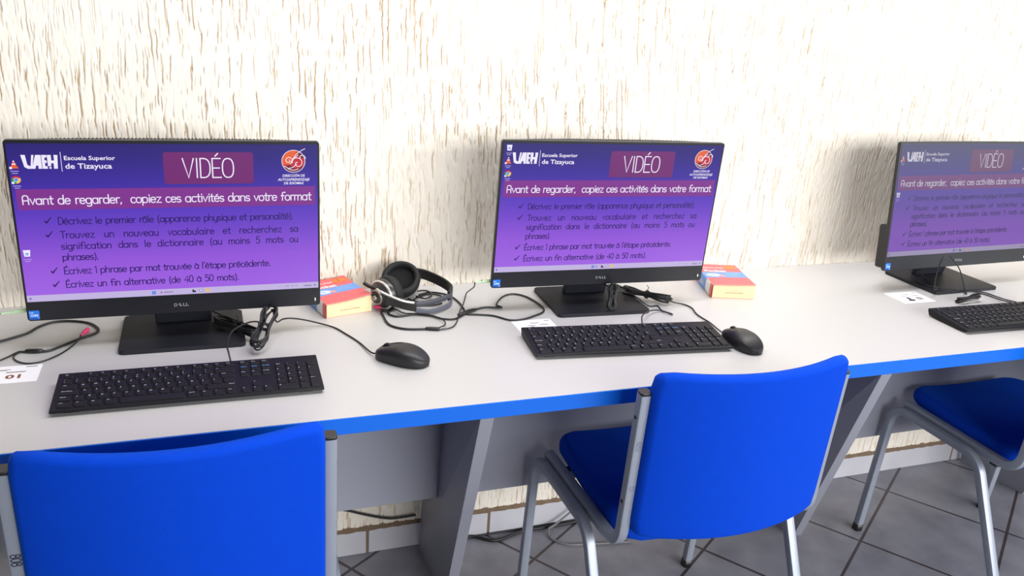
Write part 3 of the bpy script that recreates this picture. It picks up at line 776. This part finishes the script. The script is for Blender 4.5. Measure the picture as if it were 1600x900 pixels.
# ------------------------------------------------------------------ mice
def make_mouse(loc, rz, label):
    """nose towards +y"""
    t = empty('computer_mouse', loc, rz, label, 'mouse', 'black wired mice on the desk')
    L, W = .1135, .0615
    def prof(s):                       # s 0 nose .. 1 tail
        q = min(1, s/.62); wd = W/2*(.76+.24*q*q*(3-2*q))
        end = math.sqrt(max(0, 1-abs((s-.5)/.5)**(2.9 if s > .5 else 5.5)))
        wd *= end
        hh = .0355*(.27+.73*math.sin(PI*(s+.14)/1.32))
        if s > .5: hh = .0095+(hh-.0095)*math.sqrt(max(0, 1-((s-.5)/.5)**3.6))
        if s < .12: hh = .0095+(hh-.0095)*(.45+.55*math.sqrt(max(0, 1-(1-s/.12)**2)))
        hh = max(hh, .0108)
        return wd, hh
    ns, na = 36, 25
    def P(i, j, off=0.0):
        s = i/(ns-1); wd, hh = prof(s); a = PI*j/(na-1); c, si = math.cos(a), math.sin(a); e = .62
        z0 = .0105+.0035*math.sin(PI*s)
        x = -wd*math.copysign(abs(c)**e, c); z = z0+(hh-z0)*si**.8 if si > 1e-6 else z0
        return Vector((x*(1+off*8), L/2-L*s, z+off))
    mb = MB(); mb.grid(lambda i, j: P(i, j), ns, na); mb.build('shell', M_mouse, t)
    mb = MB()
    def Q(i, j):
        s = i/(ns-1); wd, hh = prof(s); z0 = .0105+.0035*math.sin(PI*s)
        zz = (z0+.0004, z0*.55, .0012, .0006)[j % 4]; k = (1.0, 1.0, .93, .85)[j % 4]
        return s, wd*k, zz
    for sg in (-1, 1):
        mb.grid(lambda i, j: (sg*Q(i, j)[1], (L/2-L*Q(i, j)[0])*(1, 1, .985, .96)[j], Q(i, j)[2]), ns, 4)
    mb.grid(lambda i, j: ((2*j/6-1)*Q(i, 3)[1], (L/2-L*Q(i, 3)[0])*.96, .0006), ns, 7)
    mb.build('base', M_mouse2, t)
    for a, b in ((2, na//2-1), (na//2+1, na-3)):
        mb = MB(); mb.grid(lambda i, j: P(i+1, a+j, .0005), 15, b-a+1); mb.build('button', M_mouse, t)
    mb = MB(); mb.lathe([(0, -.0035), (.0095, -.0035), (.0112, -.0022), (.0112, .0022), (.0095, .0035), (0, .0035)], Matrix.Translation((0, .032, .0225)) @ Matrix.Rotation(PI/2, 4, 'Y'), 28)
    mb.build('scroll_wheel', M_mouse2, t)
    return t
mouse = make_mouse((.3500, -.445, H), .915, 'dark grey wired mouse lying alone right of the left keyboard')
mouse_b = copy_tree(mouse, 'mouse', (1.0965, -.510, H), .10, 'dark grey wired mouse touching the right end of the middle keyboard')

# ------------------------------------------------------------------ cables of mice and keyboards
def coil(center, d, L, W, T, n, seed, up=(0, 0, 1)):
    """a cable folded to and fro and tied at its waist: returns the path"""
    r = random.Random(seed); d = Vector(d).normalized(); s = d.cross(Vector(up)).normalized(); u = s.cross(d)
    c = Vector(center); out = []
    for k in range(n):
        l = L/2*(.80+.2*r.random()); l2 = L/2*(.80+.2*r.random()); ww = W*(.5+.5*r.random()); zz = (k/(max(1, n-1))-.5)*T; ph = (r.random()-.5)*W*.5
        for q in range(14):
            a = 2*PI*q/14; ca, sa = math.cos(a), math.sin(a)
            out.append(c+d*((l if ca > 0 else l2)*ca)+s*(ww*sa*(.20+.80*abs(ca)**.7)+ph*abs(ca))+u*(zz*(.3+.7*abs(ca))+.002*sa))
    return out
def tie(mb, center, d, rad):
    d = Vector(d).normalized(); s = d.orthogonal().normalized(); u = d.cross(s)
    for k in (-1, 0, 1):
        mb.tube([Vector(center)+d*.0028*k+(s*math.cos(2*PI*q/16)+u*math.sin(2*PI*q/16))*rad for q in range(16)], .0012, 6, closed=True)
    c = Vector(center)+Vector((0, 0, rad))
    mb.tube([c, c+Vector((.004, .002, .008)), c+Vector((-.001, .003, .014))], .0009, 6)
def cable(name, parent, pts, rad=.0018, n=6, m=M_cab):
    mb = MB(); mb.tube(catmull(pts, n), rad, 8); return mb.build(name, m, parent, True)
z_ = H+.0022
# left mouse
nose = WORLD[mouse.name] @ Vector((0, .0560, .0065))
cC, cD = (.098, -.312, H+.040), (.035, .085, .038)
run = [nose, (nose.x-.010, nose.y+.012, H+.005), (.282, -.337, z_), (.263, -.289, z_), (.246, -.252, z_), (.218, -.232, H+.006), (.187, -.226, H+.014), (.158, -.226, H+.020), (.140, -.238, H+.024), (.125, -.265, H+.030)]
c = cable('cable', mouse, run+coil(cC, cD, .125, .027, .018, 7, 3)+[(.10, -.300, H+.045), (.104, -.240, H+.050), (.096, -.190, H+.052), (.070, -.150, H+.050), (.03, -.12, H+.05)], .0017)
mb = MB(); tie(mb, cC, cD, .0085); mb.build('cable_tie', M_cab, c).matrix_parent_inverse = WORLD[mouse.name].inverted()
# left keyboard
kC, kD = (.047, -.246, H+.0185), (.075, -.088, -.002)
run = [(.029, -.425, H+.0135), (.0285, -.416, H+.018), (.026, -.402, H+.029), (.024, -.377, H+.034), (.030, -.341, H+.038), (.044, -.311, H+.040), (.067, -.286, H+.040), (.083, -.272, H+.036), (.090, -.265, H+.028)]
c = cable('cable', kb, run+coil(kC, kD, .130, .026, .016, 8, 8)+[(.03, -.21, H+.026), (.0, -.165, H+.026), (-.03, -.125, H+.04), (-.05, -.10, H+.06)], .0017)
mb = MB(); tie(mb, kC, kD, .009); mb.build('cable_tie', M_cab, c).matrix_parent_inverse = WORLD[kb.name].inverted()
# middle mouse
nose = WORLD[mouse_b.name] @ Vector((0, .0560, .0065))
cC, cD = (1.022, -.206, H+.0155), (.088, -.098, .0)
run = [nose, (nose.x-.003, nose.y+.016, H+.006), (1.099, -.379, z_), (1.097, -.345, z_), (1.098, -.318, z_), (1.108, -.280, z_), (1.100, -.254, z_), (1.078, -.249, H+.006), (1.062, -.244, H+.012)]
c = cable('cable', mouse_b, run+coil(cC, cD, .135, .026, .018, 9, 21)+[(.985, -.165, H+.018), (.968, -.150, H+.024), (.945, -.135, H+.030), (.92, -.11, H+.05)], .0017)
mb = MB(); tie(mb, cC, cD, .0095); mb.build('cable_tie', M_cab, c).matrix_parent_inverse = WORLD[mouse_b.name].inverted()
# middle keyboard
kC, kD = (.897, -.262, H+.038), (.006, .012, .05)
run = [(.912, -.399, H+.0135), (.913, -.388, H+.017), (.918, -.374, H+.023), (.928, -.358, H+.024), (.949, -.334, H+.020), (.979, -.304, H+.012), (1.007, -.289, H+.006), (1.026, -.292, z_), (1.036, -.309, z_), (1.032, -.314, H+.003), (1.022, -.300, H+.005), (1.023, -.280, z_),
       (1.028, -.252, z_), (1.008, -.254, H+.003), (.998, -.244, H+.006), (.985, -.222, H+.016), (.965, -.200, H+.022), (.93, -.215, H+.03), (.91, -.245, H+.036)]
c = cable('cable', kb_b, run+coil(kC, kD, .064, .015, .012, 8, 5, up=(0, 1, 0))+[(.905, -.250, H+.05), (.90, -.20, H+.05), (.89, -.15, H+.06)], .0016)
mb = MB(); tie(mb, kC, kD, .006); mb.build('cable_tie', M_cab, c).matrix_parent_inverse = WORLD[kb_b.name].inverted()
# right keyboard: a wire arching up in front of the screen and a small tied bundle
run = [(1.990, -.441, H+.0135), (1.990, -.430, H+.016), (2.005, -.385, H+.006), (2.008, -.330, z_), (1.985, -.312, H+.004), (1.955, -.310, H+.005), (1.925, -.345, H+.012), (1.905, -.352, H+.030), (1.880, -.345, H+.082), (1.848, -.340, H+.115), (1.829, -.338, H+.1265), (1.816, -.336, H+.110),
       (1.822, -.326, H+.060), (1.846, -.310, H+.018), (1.880, -.285, H+.0115), (1.905, -.240, H+.0115), (1.915, -.200, H+.016), (1.93, -.16, H+.04)]
c = cable('cable', kb_c, run, .0016)
mb = MB(); kC, kD = (1.905, -.370, H+.012), (.085, .008, .006)
mb.tube(catmull(coil(kC, kD, .086, .016, .014, 6, 33), 4), .0016, 8); mb.build('cable_bundle', M_cab, c).matrix_parent_inverse = WORLD[kb_c.name].inverted()
cable('cable', kb_c, [(2.004, -.441, H+.0135), (2.006, -.430, H+.016), (2.022, -.385, H+.006), (2.028, -.350, z_), (2.022, -.318, z_), (2.000, -.300, z_), (1.960, -.300, H+.004), (1.925, -.300, H+.0115), (1.885, -.280, H+.0115), (1.87, -.24, H+.0115), (1.88, -.19, H+.02), (1.90, -.15, H+.05)], .0016)

# ------------------------------------------------------------------ headset
hset = empty('headset', (.43, -.13, H), 0, 'black and silver over-ear headset lying against the wall beside the left book', 'headset', 'headsets')
M_pad = mat('ear_pad_black', lin(12, 12, 14), .7, bump=(300, .3, .001)); M_cloth = mat('ear_cloth_black', lin(10, 10, 12), .95)
M_shell = mat('headset_grey_shell', lin(74, 70, 68), .32, metal=.5); M_ring = mat('headset_silver_ring', lin(226, 222, 216), .25, metal=.6); M_band = mat('headset_band_grey', lin(62, 62, 70), .5)
def axisM(c, nrm, up=(0, 0, 1)):
    z = Vector(nrm).normalized(); x = Vector(up).cross(z).normalized(); y = z.cross(x)
    M = Matrix((x, y, z)).transposed().to_4x4(); M.translation = c; return M
def ear_cup(center, inward, r):
    """the pad looks along 'inward', the shell bulges the other way"""
    M = axisM(center, inward)
    mb = MB(); mb.lathe([(r*.66, .0), (r*.68, .010), (r*.76, .016), (r*.87, .017), (r*.97, .011), (r, .004), (r*.97, -.004), (r*.80, -.007)], M, 40)
    pad = mb.build('ear_pad', M_pad, hset, True)
    mb = MB(); mb.lathe([(0, .001), (r*.4, .0015), (r*.68, .001)], M, 32); mb.build('speaker_cloth', M_cloth, pad).matrix_parent_inverse = WORLD[hset.name].inverted()
    mb = MB(); mb.lathe([(r*.93, -.006), (r*.95, -.010), (r*.90, -.017), (r*.76, -.024), (r*.55, -.029), (r*.46, -.034), (r*.30, -.037), (r*.20, -.0375), (r*.16, -.041), (0, -.043)], M, 40); sh = mb.build('ear_shell', M_shell, hset, True)
    mb = MB(); mb.lathe([(r*.90, -.0165), (r*.935, -.0185), (r*.86, -.0225), (r*.82, -.0215)], M, 40); mb.build('shell_ring', M_ring, sh).matrix_parent_inverse = WORLD[hset.name].inverted()
    mb = MB(); mb.lathe([(r*.47, -.033), (r*.49, -.0355), (r*.42, -.0375), (r*.38, -.036)], M, 32); mb.lathe([(r*.17, -.0405), (r*.15, -.0435), (0, -.0445)], M, 20); mb.build('shell_hub', mat('headset_hub', lin(150, 142, 134), .3, metal=.5), sh).matrix_parent_inverse = WORLD[hset.name].inverted()
ear_cup((.426, -.084, H+.044), (-.20, -.62, .74), .0465)
ear_cup((.381, -.150, H+.0390), (.82, .50, .12), .0380)
def band(path, w, th, tilt=0):
    mb = MB(); mb.sweep(catmull(path, 8), rrect(w, th, min(w, th)*.45, 3), (0, 0, 1)); return mb
P1 = [(.462, -.060, H+.052), (.485, -.071, H+.050), (.508, -.090, H+.044), (.528, -.116, H+.037), (.5335, -.146, H+.032), (.519, -.172, H+.029), (.491, -.189, H+.027), (.457, -.201, H+.026), (.425, -.207, H+.027)]
band(P1[:6], .025, .006).build('slider_arm', M_cap, hset, True)
band(P1[4:], .013, .007).build('headband', M_band, hset, True)
P2 = [(.5335, -.122, H+.020), (.5345, -.145, H+.010), (.522, -.173, H+.0085), (.496, -.197, H+.0085), (.462, -.212, H+.0095), (.432, -.211, H+.015)]
band(P2, .012, .005).build('headband_pad', mat('headband_cushion', lin(84, 86, 98), .55), hset, True)
band([(.434, -.209, H+.022), (.412, -.204, H+.026), (.392, -.196, H+.031), (.368, -.190, H+.036)], .024, .008).build('slider_arm', M_cap, hset, True)
mb = MB(); mb.tube(catmull([(.428, -.2125, H+.033), (.405, -.209, H+.037), (.380, -.201, H+.046), (.358, -.190, H+.055), (.350, -.178, H+.058)], 6), .0026, 8); mb.build('slider_trim', M_ring, hset, True)
mb = MB(); mb.tube(catmull([(.352, -.160, H+.052), (.338, -.150, H+.056), (.327, -.143, H+.062)], 5), .0045, 8); mb.build('microphone_stub', M_cap, hset, True)
Z = lambda pts, z=.0028: [(p[0], p[1], H+z) for p in pts]
c = cable('cable', hset, [(.385, -.165, H+.004)]+Z([(.362, -.178), (.360, -.204), (.363, -.258), (.391, -.287), (.437, -.296)]), .0026)
cable('cable', hset, [(.605, -.205, H+.0750), (.585, -.206, H+.0755)], .0012)
cable('cable', hset, Z([(.388, -.170), (.374, -.190), (.380, -.205), (.393, -.213), (.430, -.207), (.450, -.214), (.468, -.223), (.487, -.244), (.514, -.249), (.547, -.223), (.575, -.203), (.604, -.192), (.636, -.200), (.6425, -.196), (.636, -.178), (.667, -.131), (.700, -.115), (.727, -.141), (.740, -.206), (.730, -.243), (.694, -.267), (.663, -.280), (.634, -.278), (.605, -.246), (.566, -.231), (.548, -.224), (.551, -.193), (.552, -.150), (.545, -.108), (.53, -.085), (.50, -.07), (.47, -.085)]), .0022)
cable('cable', hset, Z([(.46, -.100), (.478, -.120), (.499, -.096), (.493, -.066), (.465, -.070)], .006)+Z([(.440, -.100), (.455, -.128), (.482, -.140), (.512, -.130), (.520, -.100), (.49, -.085), (.45, -.115), (.445, -.15), (.48, -.16), (.51, -.15)], .0035), .0020)
cable('cable', hset, [(.571, -.205, H+.0715)]+[(.574, -.190, H+.055), (.584, -.13, H+.025), (.585, -.100, H+.006), (.570, -.135, H+.004), (.556, -.17, H+.0062), (.536, -.212, H+.0070)]+Z([(.515, -.262), (.497, -.293), (.478, -.303), (.461, -.304)]), .0015)
cable('cable', hset, Z([(.461, -.302), (.480, -.287), (.484, -.262), (.468, -.230), (.440, -.212)], .0060)+Z([(.410, -.202), (.396, -.178), (.383, -.160)], .0050), .0015)
mb = MB(); mb.tube(catmull([(.434, -.2955, H+.0042), (.445, -.299, H+.0042), (.459, -.303, H+.0042), (.464, -.304, H+.0042)], 4), lambda t: .0045-.0015*abs(2*t-1)**3, 10); mb.build('cable_splitter', M_cap, hset, True)
mb = MB(); mb.tube(catmull([(.526, -.231, H+.0045), (.545, -.222, H+.0052), (.560, -.213, H+.0052), (.577, -.204, H+.0045)], 5), lambda t: .0048-.002*abs(2*t-1)**2, 10); mb.build('cable_clip', M_cap, hset, True)
def plug(parent, a, b, m, label):
    a, b = Vector(a), Vector(b); d = (b-a).normalized(); M = axisM(a, d, (0, 1, 0) if abs(d.z) > .9 else (0, 0, 1)); L = (b-a).length
    mb = MB(); pr = [(0, 0), (.0022, 0)]
    for k in range(4): pr += [(.0026, L*.05+k*L*.08), (.0020, L*.09+k*L*.08)]
    pr += [(.0034, L*.42), (.0042, L*.50), (.0042, L*.95), (.0036, L), (0, L)]
    mb.lathe(pr, M, 16); o = mb.build('audio_plug', m, parent, True); o['label'] = label
plug(hset, (.571, -.205, H+.0715), (.6075, -.205, H+.0735), M_greenp, 'pale green audio plug in the side of the middle computer')
plug(hset, (.385, -.158, H+.0048), (.350, -.150, H+.0048), M_pinkp, 'pink audio plug')

ac = empty('headset_cable', (-.30, -.22, H), 0, 'black headset cable looping over the desk at the left edge, with pink and green plugs', 'cable')
cable('cable', ac, Z([(-.80, -.20), (-.66, -.26), (-.55, -.25), (-.46, -.235), (-.42, -.222), (-.388, -.207), (-.364, -.190), (-.345, -.172), (-.330, -.142), (-.308, -.121), (-.276, -.120), (-.242, -.136), (-.222, -.165), (-.218, -.187), (-.227, -.203), (-.250, -.223), (-.274, -.249), (-.293, -.269), (-.310, -.272)]), .0026)
cable('cable', ac, Z([(-.331, -.268), (-.345, -.263), (-.353, -.272), (-.362, -.287), (-.385, -.310), (-.44, -.335), (-.55, -.34), (-.68, -.29), (-.80, -.21)], .0022), .0015)
cable('cable', ac, Z([(-.331, -.270), (-.345, -.268), (-.352, -.286), (-.342, -.309), (-.322, -.323), (-.300, -.318), (-.279, -.297), (-.264, -.270)], .0022)+[(-.250, -.245, H+.0066), (-.246, -.222, H+.0078), (-.245, -.214, H+.0082)], .0015)
mb = MB(); mb.tube(catmull([(-.305, -.2715, H+.0044), (-.314, -.2715, H+.0044), (-.326, -.2695, H+.0044), (-.335, -.2675, H+.0044)], 4), lambda t: .0046-.0016*abs(2*t-1)**3, 10); mb.build('cable_splitter', M_cap, ac, True)
plug(ac, (-.2455, -.216, H+.0085), (-.237, -.176, H+.0048), M_pinkp, 'pink audio plug')
plug(ac, (-.3735, -.235, H+.0700), (-.3300, -.235, H+.0745), M_greenp, 'pale green audio plug in the side of the left computer')
cable('cable', ac, [(-.373, -.235, H+.0700), (-.39, -.236, H+.068), (-.42, -.237, H+.05), (-.45, -.24, H+.010), (-.48, -.245, H+.0022), (-.60, -.23, H+.0022), (-.80, -.195, H+.0022)], .0015)

# ------------------------------------------------------------------ pocket dictionaries
M_cred = mat('cover_red', lin(222, 84, 92), .30, var=(60, .08)); M_cblue = mat('cover_blue', lin(84, 146, 226), .30, var=(50, .1)); M_corg = mat('cover_orange', lin(240, 120, 40), .42)
M_cwh = mat('cover_white', lin(238, 236, 240), .5); M_cpal = mat('cover_pale_blue', lin(150, 190, 240), .45); M_cpk = mat('cover_salmon', lin(232, 150, 140), .4)
M_page = mat('page_edges', lin(240, 214, 168), .85, bump=(500, .3, .0008), var=(30, .06)); M_stmp = mat('stamp_ink', lin(150, 110, 80), .9)
def page_mat():
    m = mat('page_block', lin(240, 214, 168), .85); nt = m.node_tree; b = nt.nodes['Principled BSDF']
    tc = nt.nodes.new('ShaderNodeTexCoord'); mp = nt.nodes.new('ShaderNodeMapping'); mp.inputs['Scale'].default_value = (6, 6, 900)
    n = nt.nodes.new('ShaderNodeTexNoise'); n.inputs['Scale'].default_value = 1.5; n.inputs['Detail'].default_value = 2
    nt.links.new(tc.outputs['Object'], mp.inputs[0]); nt.links.new(mp.outputs[0], n.inputs['Vector'])
    mx = nt.nodes.new('ShaderNodeMix'); mx.data_type = 'RGBA'; mx.inputs[6].default_value = lin(222, 190, 140); mx.inputs[7].default_value = lin(248, 226, 184)
    nt.links.new(n.outputs['Fac'], mx.inputs[0]); nt.links.new(mx.outputs[2], b.inputs['Base Color']); return m
M_block = page_mat()
def make_book(loc, rz, wd, ln, th, lift, label, has_two):
    """origin: front-left bottom corner (spine side); x across, y along the spine"""
    t = empty('pocket_book', loc, rz, label, 'book', 'pocket dictionaries on the desk')
    zc = lambda x, y: th+lift[0]*(x/wd)**2*max(0, 1-y/ln)**1.5+lift[1]*(x/wd)**3*(y/ln)**2
    mb = MB(); nx, ny = 12, 14
    top = lambda i, j: (.0016+(wd-.003)*i/(nx-1), .0015+(ln-.003)*j/(ny-1), zc(wd*i/(nx-1), ln*j/(ny-1))*.965-.0012 if i < nx-1 else zc(wd, ln*j/(ny-1))*.93-.0015)
    g = mb.grid(top, nx, ny); bot = mb.grid(lambda i, j: (top(i, j)[0], top(i, j)[1], .0008), nx, ny)
    for i in range(nx-1):
        mb._f((g[i][0], g[i+1][0], bot[i+1][0], bot[i][0]), False); mb._f((g[i][-1], g[i+1][-1], bot[i+1][-1], bot[i][-1]), False)
    for j in range(ny-1):
        mb._f((g[0][j], g[0][j+1], bot[0][j+1], bot[0][j]), False); mb._f((g[-1][j], g[-1][j+1], bot[-1][j+1], bot[-1][j]), False)
    blk = mb.build('page_block', M_block, t)
    mb = MB(); r = random.Random(int(wd*1e5)); zz = th*.42; x = wd*.30      # faint stamp on the lower page edges
    f2 = lambda x, z: Vector((x, .0012, z))
    while x < wd*.72:
        w2 = .0012+.0016*r.random(); ribbon(mb, [(x, zz+.001*r.random()), (x+w2*.5, zz+.0016*r.random()), (x+w2, zz-.0004)], .0009, f2); x += w2+.0006
    x = wd*.45
    while x < wd*.60: ribbon(mb, [(x, zz+.0062), (x+.0012, zz+.0068)], .0005, f2); x += .002
    mb.build('edge_stamp', M_stmp, blk)
    # front cover with its printing
    NX, NY = 34, 48
    def cm(i, j):
        u = (i+.5)/(NX-1); v = (j+.5)/(NY-1)
        lo = .33+.06*math.sin(u*2.4); hi = .60+.05*u
        if lo < v < hi: return 1
        if v < .02 or u < .012: return 5
        return 0
    S = lambda x, y, e=0.0: Vector((x, y, zc(min(wd, max(0, x)), min(ln, max(0, y)))+e))
    mb = MB(); mb.grid(lambda i, j: S(wd*i/(NX-1), ln*j/(NY-1)), NX, NY, mi=cm); mb.grid(lambda i, j: S(wd*i/(NX-1), ln*j/(NY-1), -.0007), NX, NY, mi=lambda i, j: 3)
    f3 = lambda x, y: S(x*wd, y*ln, .0003)
    f4 = lambda x, y: S(x*wd, y*ln, .0005)
    el = lambda cx, cy, rx, ry, n=26: [(cx+rx*math.cos(2*PI*k/n), cy+ry*math.sin(2*PI*k/n)) for k in range(n)]
    mb.sm = False
    mb.poly([f3(*p) for p in el(.80, .86, .17, .085)], 2)
    mb.poly([f3(*p) for p in el(.22, .47, .17, .065)], 3); mb.poly([f3(*p) for p in el(.42, .455, .07, .045)], 5)
    mb.mi = 3
    put_font(mb, 'LAROUSSE', .06, .80, .075, f3, width=.56, bold=.005, mi=3)
    put_font(mb, 'Pocket', .10, .635, .13, f3, width=.52, bold=.03, mi=3)
    for a, b, c2 in ((.52, .90, .545), (.55, .82, .495), (.50, .88, .440)): mb.poly([f3(a, c2), f3(b, c2+.01), f3(b, c2+.03), f3(a, c2+.02)], 4)
    mb.poly([f4(*p) for p in el(.19, .475, .10, .028)], 4)
    if has_two: mb.mi = 6; put_strokes(mb, '2', .75, .835, .075, f4, pen=.2, stretch=1.4)
    mb.build('front_cover', [M_cred, M_cblue, M_corg, M_cwh, M_cpal, M_cpk, mat('cover_dark_print', lin(120, 30, 30), .5)], t, norm=False)
    mb = MB(); mb.box(0, wd-.002, .0018, ln, 0, .0008); mb.build('back_cover', M_cred, t)
    mb = MB(); nz = 9
    def sp(i, j):
        a = PI*i/(nz-1); return (-.0028*math.sin(a), ln*j/20, th/2-(th/2)*math.cos(a))
    mb.grid(sp, nz, 21, mi=lambda i, j: 1 if 6 <= j < 14 else (2 if 2 <= j < 6 else 0))
    f5 = lambda y, z: Vector((-.0033, y, z))
    for k in range(5): mb.poly([f5(ln*(.40+.045*k), th*.3), f5(ln*(.42+.045*k), th*.3), f5(ln*(.42+.045*k), th*.68), f5(ln*(.40+.045*k), th*.68)], 2)
    mb.build('spine', [M_cred, M_cblue, M_cwh], t)
    return t
make_book((.2365, -.192, H), .256, .1105, .158, .0325, (.010, .004), 'worn red and blue pocket dictionary between the left computer and the headset', True)
make_book((1.203, -.219, H), -.272, .1130, .175, .0350, (.003, .001), 'red and blue pocket dictionary at the right corner of the middle computer', False)

# ------------------------------------------------------------------ printed number cards
M_prn = mat('card_grey_print', lin(140, 128, 132), .8); M_prb = mat('card_brown_print', lin(132, 78, 52), .8); M_prd = mat('card_dark_print', lin(44, 38, 48), .8)
def make_card(loc, rz, wd, dp, num, label, main, mirror=False):
    o_t = empty('number_card', loc, rz, label, 'card', 'number cards on the desk')
    mb = MB(); mb.sm = False; mb.box(0, wd, 0, dp, 0, .0006)
    f2 = lambda x, y: Vector((x*wd, y*dp, .0009)); 
    R = lambda a, b, c, d, mi: mb.poly([f2(a, c), f2(b, c), f2(b, d), f2(a, d)], mi)
    R(.82, .95, .87, .91, 1)
    R(.40, .66, .76, .785, 1); R(.44, .62, .715, .735, 1)
    R(.30, .52, .58, .61, 1); R(.62, .84, .585, .63, 1); R(.34, .48, .52, .54, 1)
    if num: put_font(mb, num, .63, .24, .30, f2, width=.17, bold=.03, mi=main)
    # small dark mark: a round head over a base
    mb.poly([f2(.40+.055*math.cos(2*PI*k/18), .40+.09*math.sin(2*PI*k/18)) for k in range(18)], main)
    mb.poly([f2(x, y) for x, y in ((.30, .16), (.47, .16), (.50, .27), (.44, .30), (.33, .30), (.28, .24))], main)
    ob = mb.build('card_sheet', [M_white, M_prn, M_prb, M_prd], o_t, norm=False)
make_card((-.441, -.398, H), .0, .143, .0725, '01', 'white printed card numbered 01 at the left edge of the desk', 2)
make_card((.636, -.361, H), .0, .094, .080, '', 'white printed card tucked under the left end of the middle keyboard', 3)
make_card((1.713, -.348, H), .0, .104, .077, '03', 'white printed card beside the foot of the right computer', 3)

# ------------------------------------------------------------------ cables under the desk
def lone(name, pts, rad, m, label, n=6):
    mb = MB(); mb.tube(catmull(pts, n), rad, 8); o = mb.build(name, m); tag(o, label, 'cable', 'cables under the desk'); return o
lone('power_cable', [(.585, -.03, .0052), (.62, -.022, .0052), (.667, -.022, .0052), (.709, -.050, .0052), (.739, -.052, .0052), (.780, -.040, .0052), (.820, -.031, .0052), (.857, -.031, .0052), (.901, -.031, .0052), (.948, -.030, .0052), (1.02, -.026, .0052), (1.12, -.04, .0052), (1.25, -.05, .0052)], .005, M_cab, 'thick black power cable on the floor under the middle of the desk')
lone('network_cable', [(.585, -.016, .0026), (.667, -.0165, .0026), (.78, -.0165, .0026), (.88, -.0165, .0026), (1.0, -.0165, .0026), (1.2, -.017, .0026)], .0024, M_cab, 'thin black cable lying along the foot of the baseboard')
lone('grey_cable', [(1.10, -.155, .0037), (1.03, -.145, .0037), (.968, -.133, .0037), (.925, -.125, .0037), (.896, -.105, .0037), (.880, -.078, .0045), (.885, -.052, .012), (.905, -.041, .0137), (.935, -.036, .030), (.97, -.033, .055), (1.0, -.03, .09), (1.02, -.03, .16), (1.03, -.03, .30)], .0034, mat('cable_grey', lin(120, 118, 122), .5), 'grey cable looping over the floor under the middle chair')
lone('hanging_cable', [(.16, -.022, .30), (.22, -.024, .22), (.27, -.026, .172), (.315, -.026, .152), (.368, -.026, .129), (.417, -.026, .112), (.45, -.026, .1085), (.495, -.026, .110)], .0032, M_cab, 'black cable sagging along the wall under the left part of the desk')
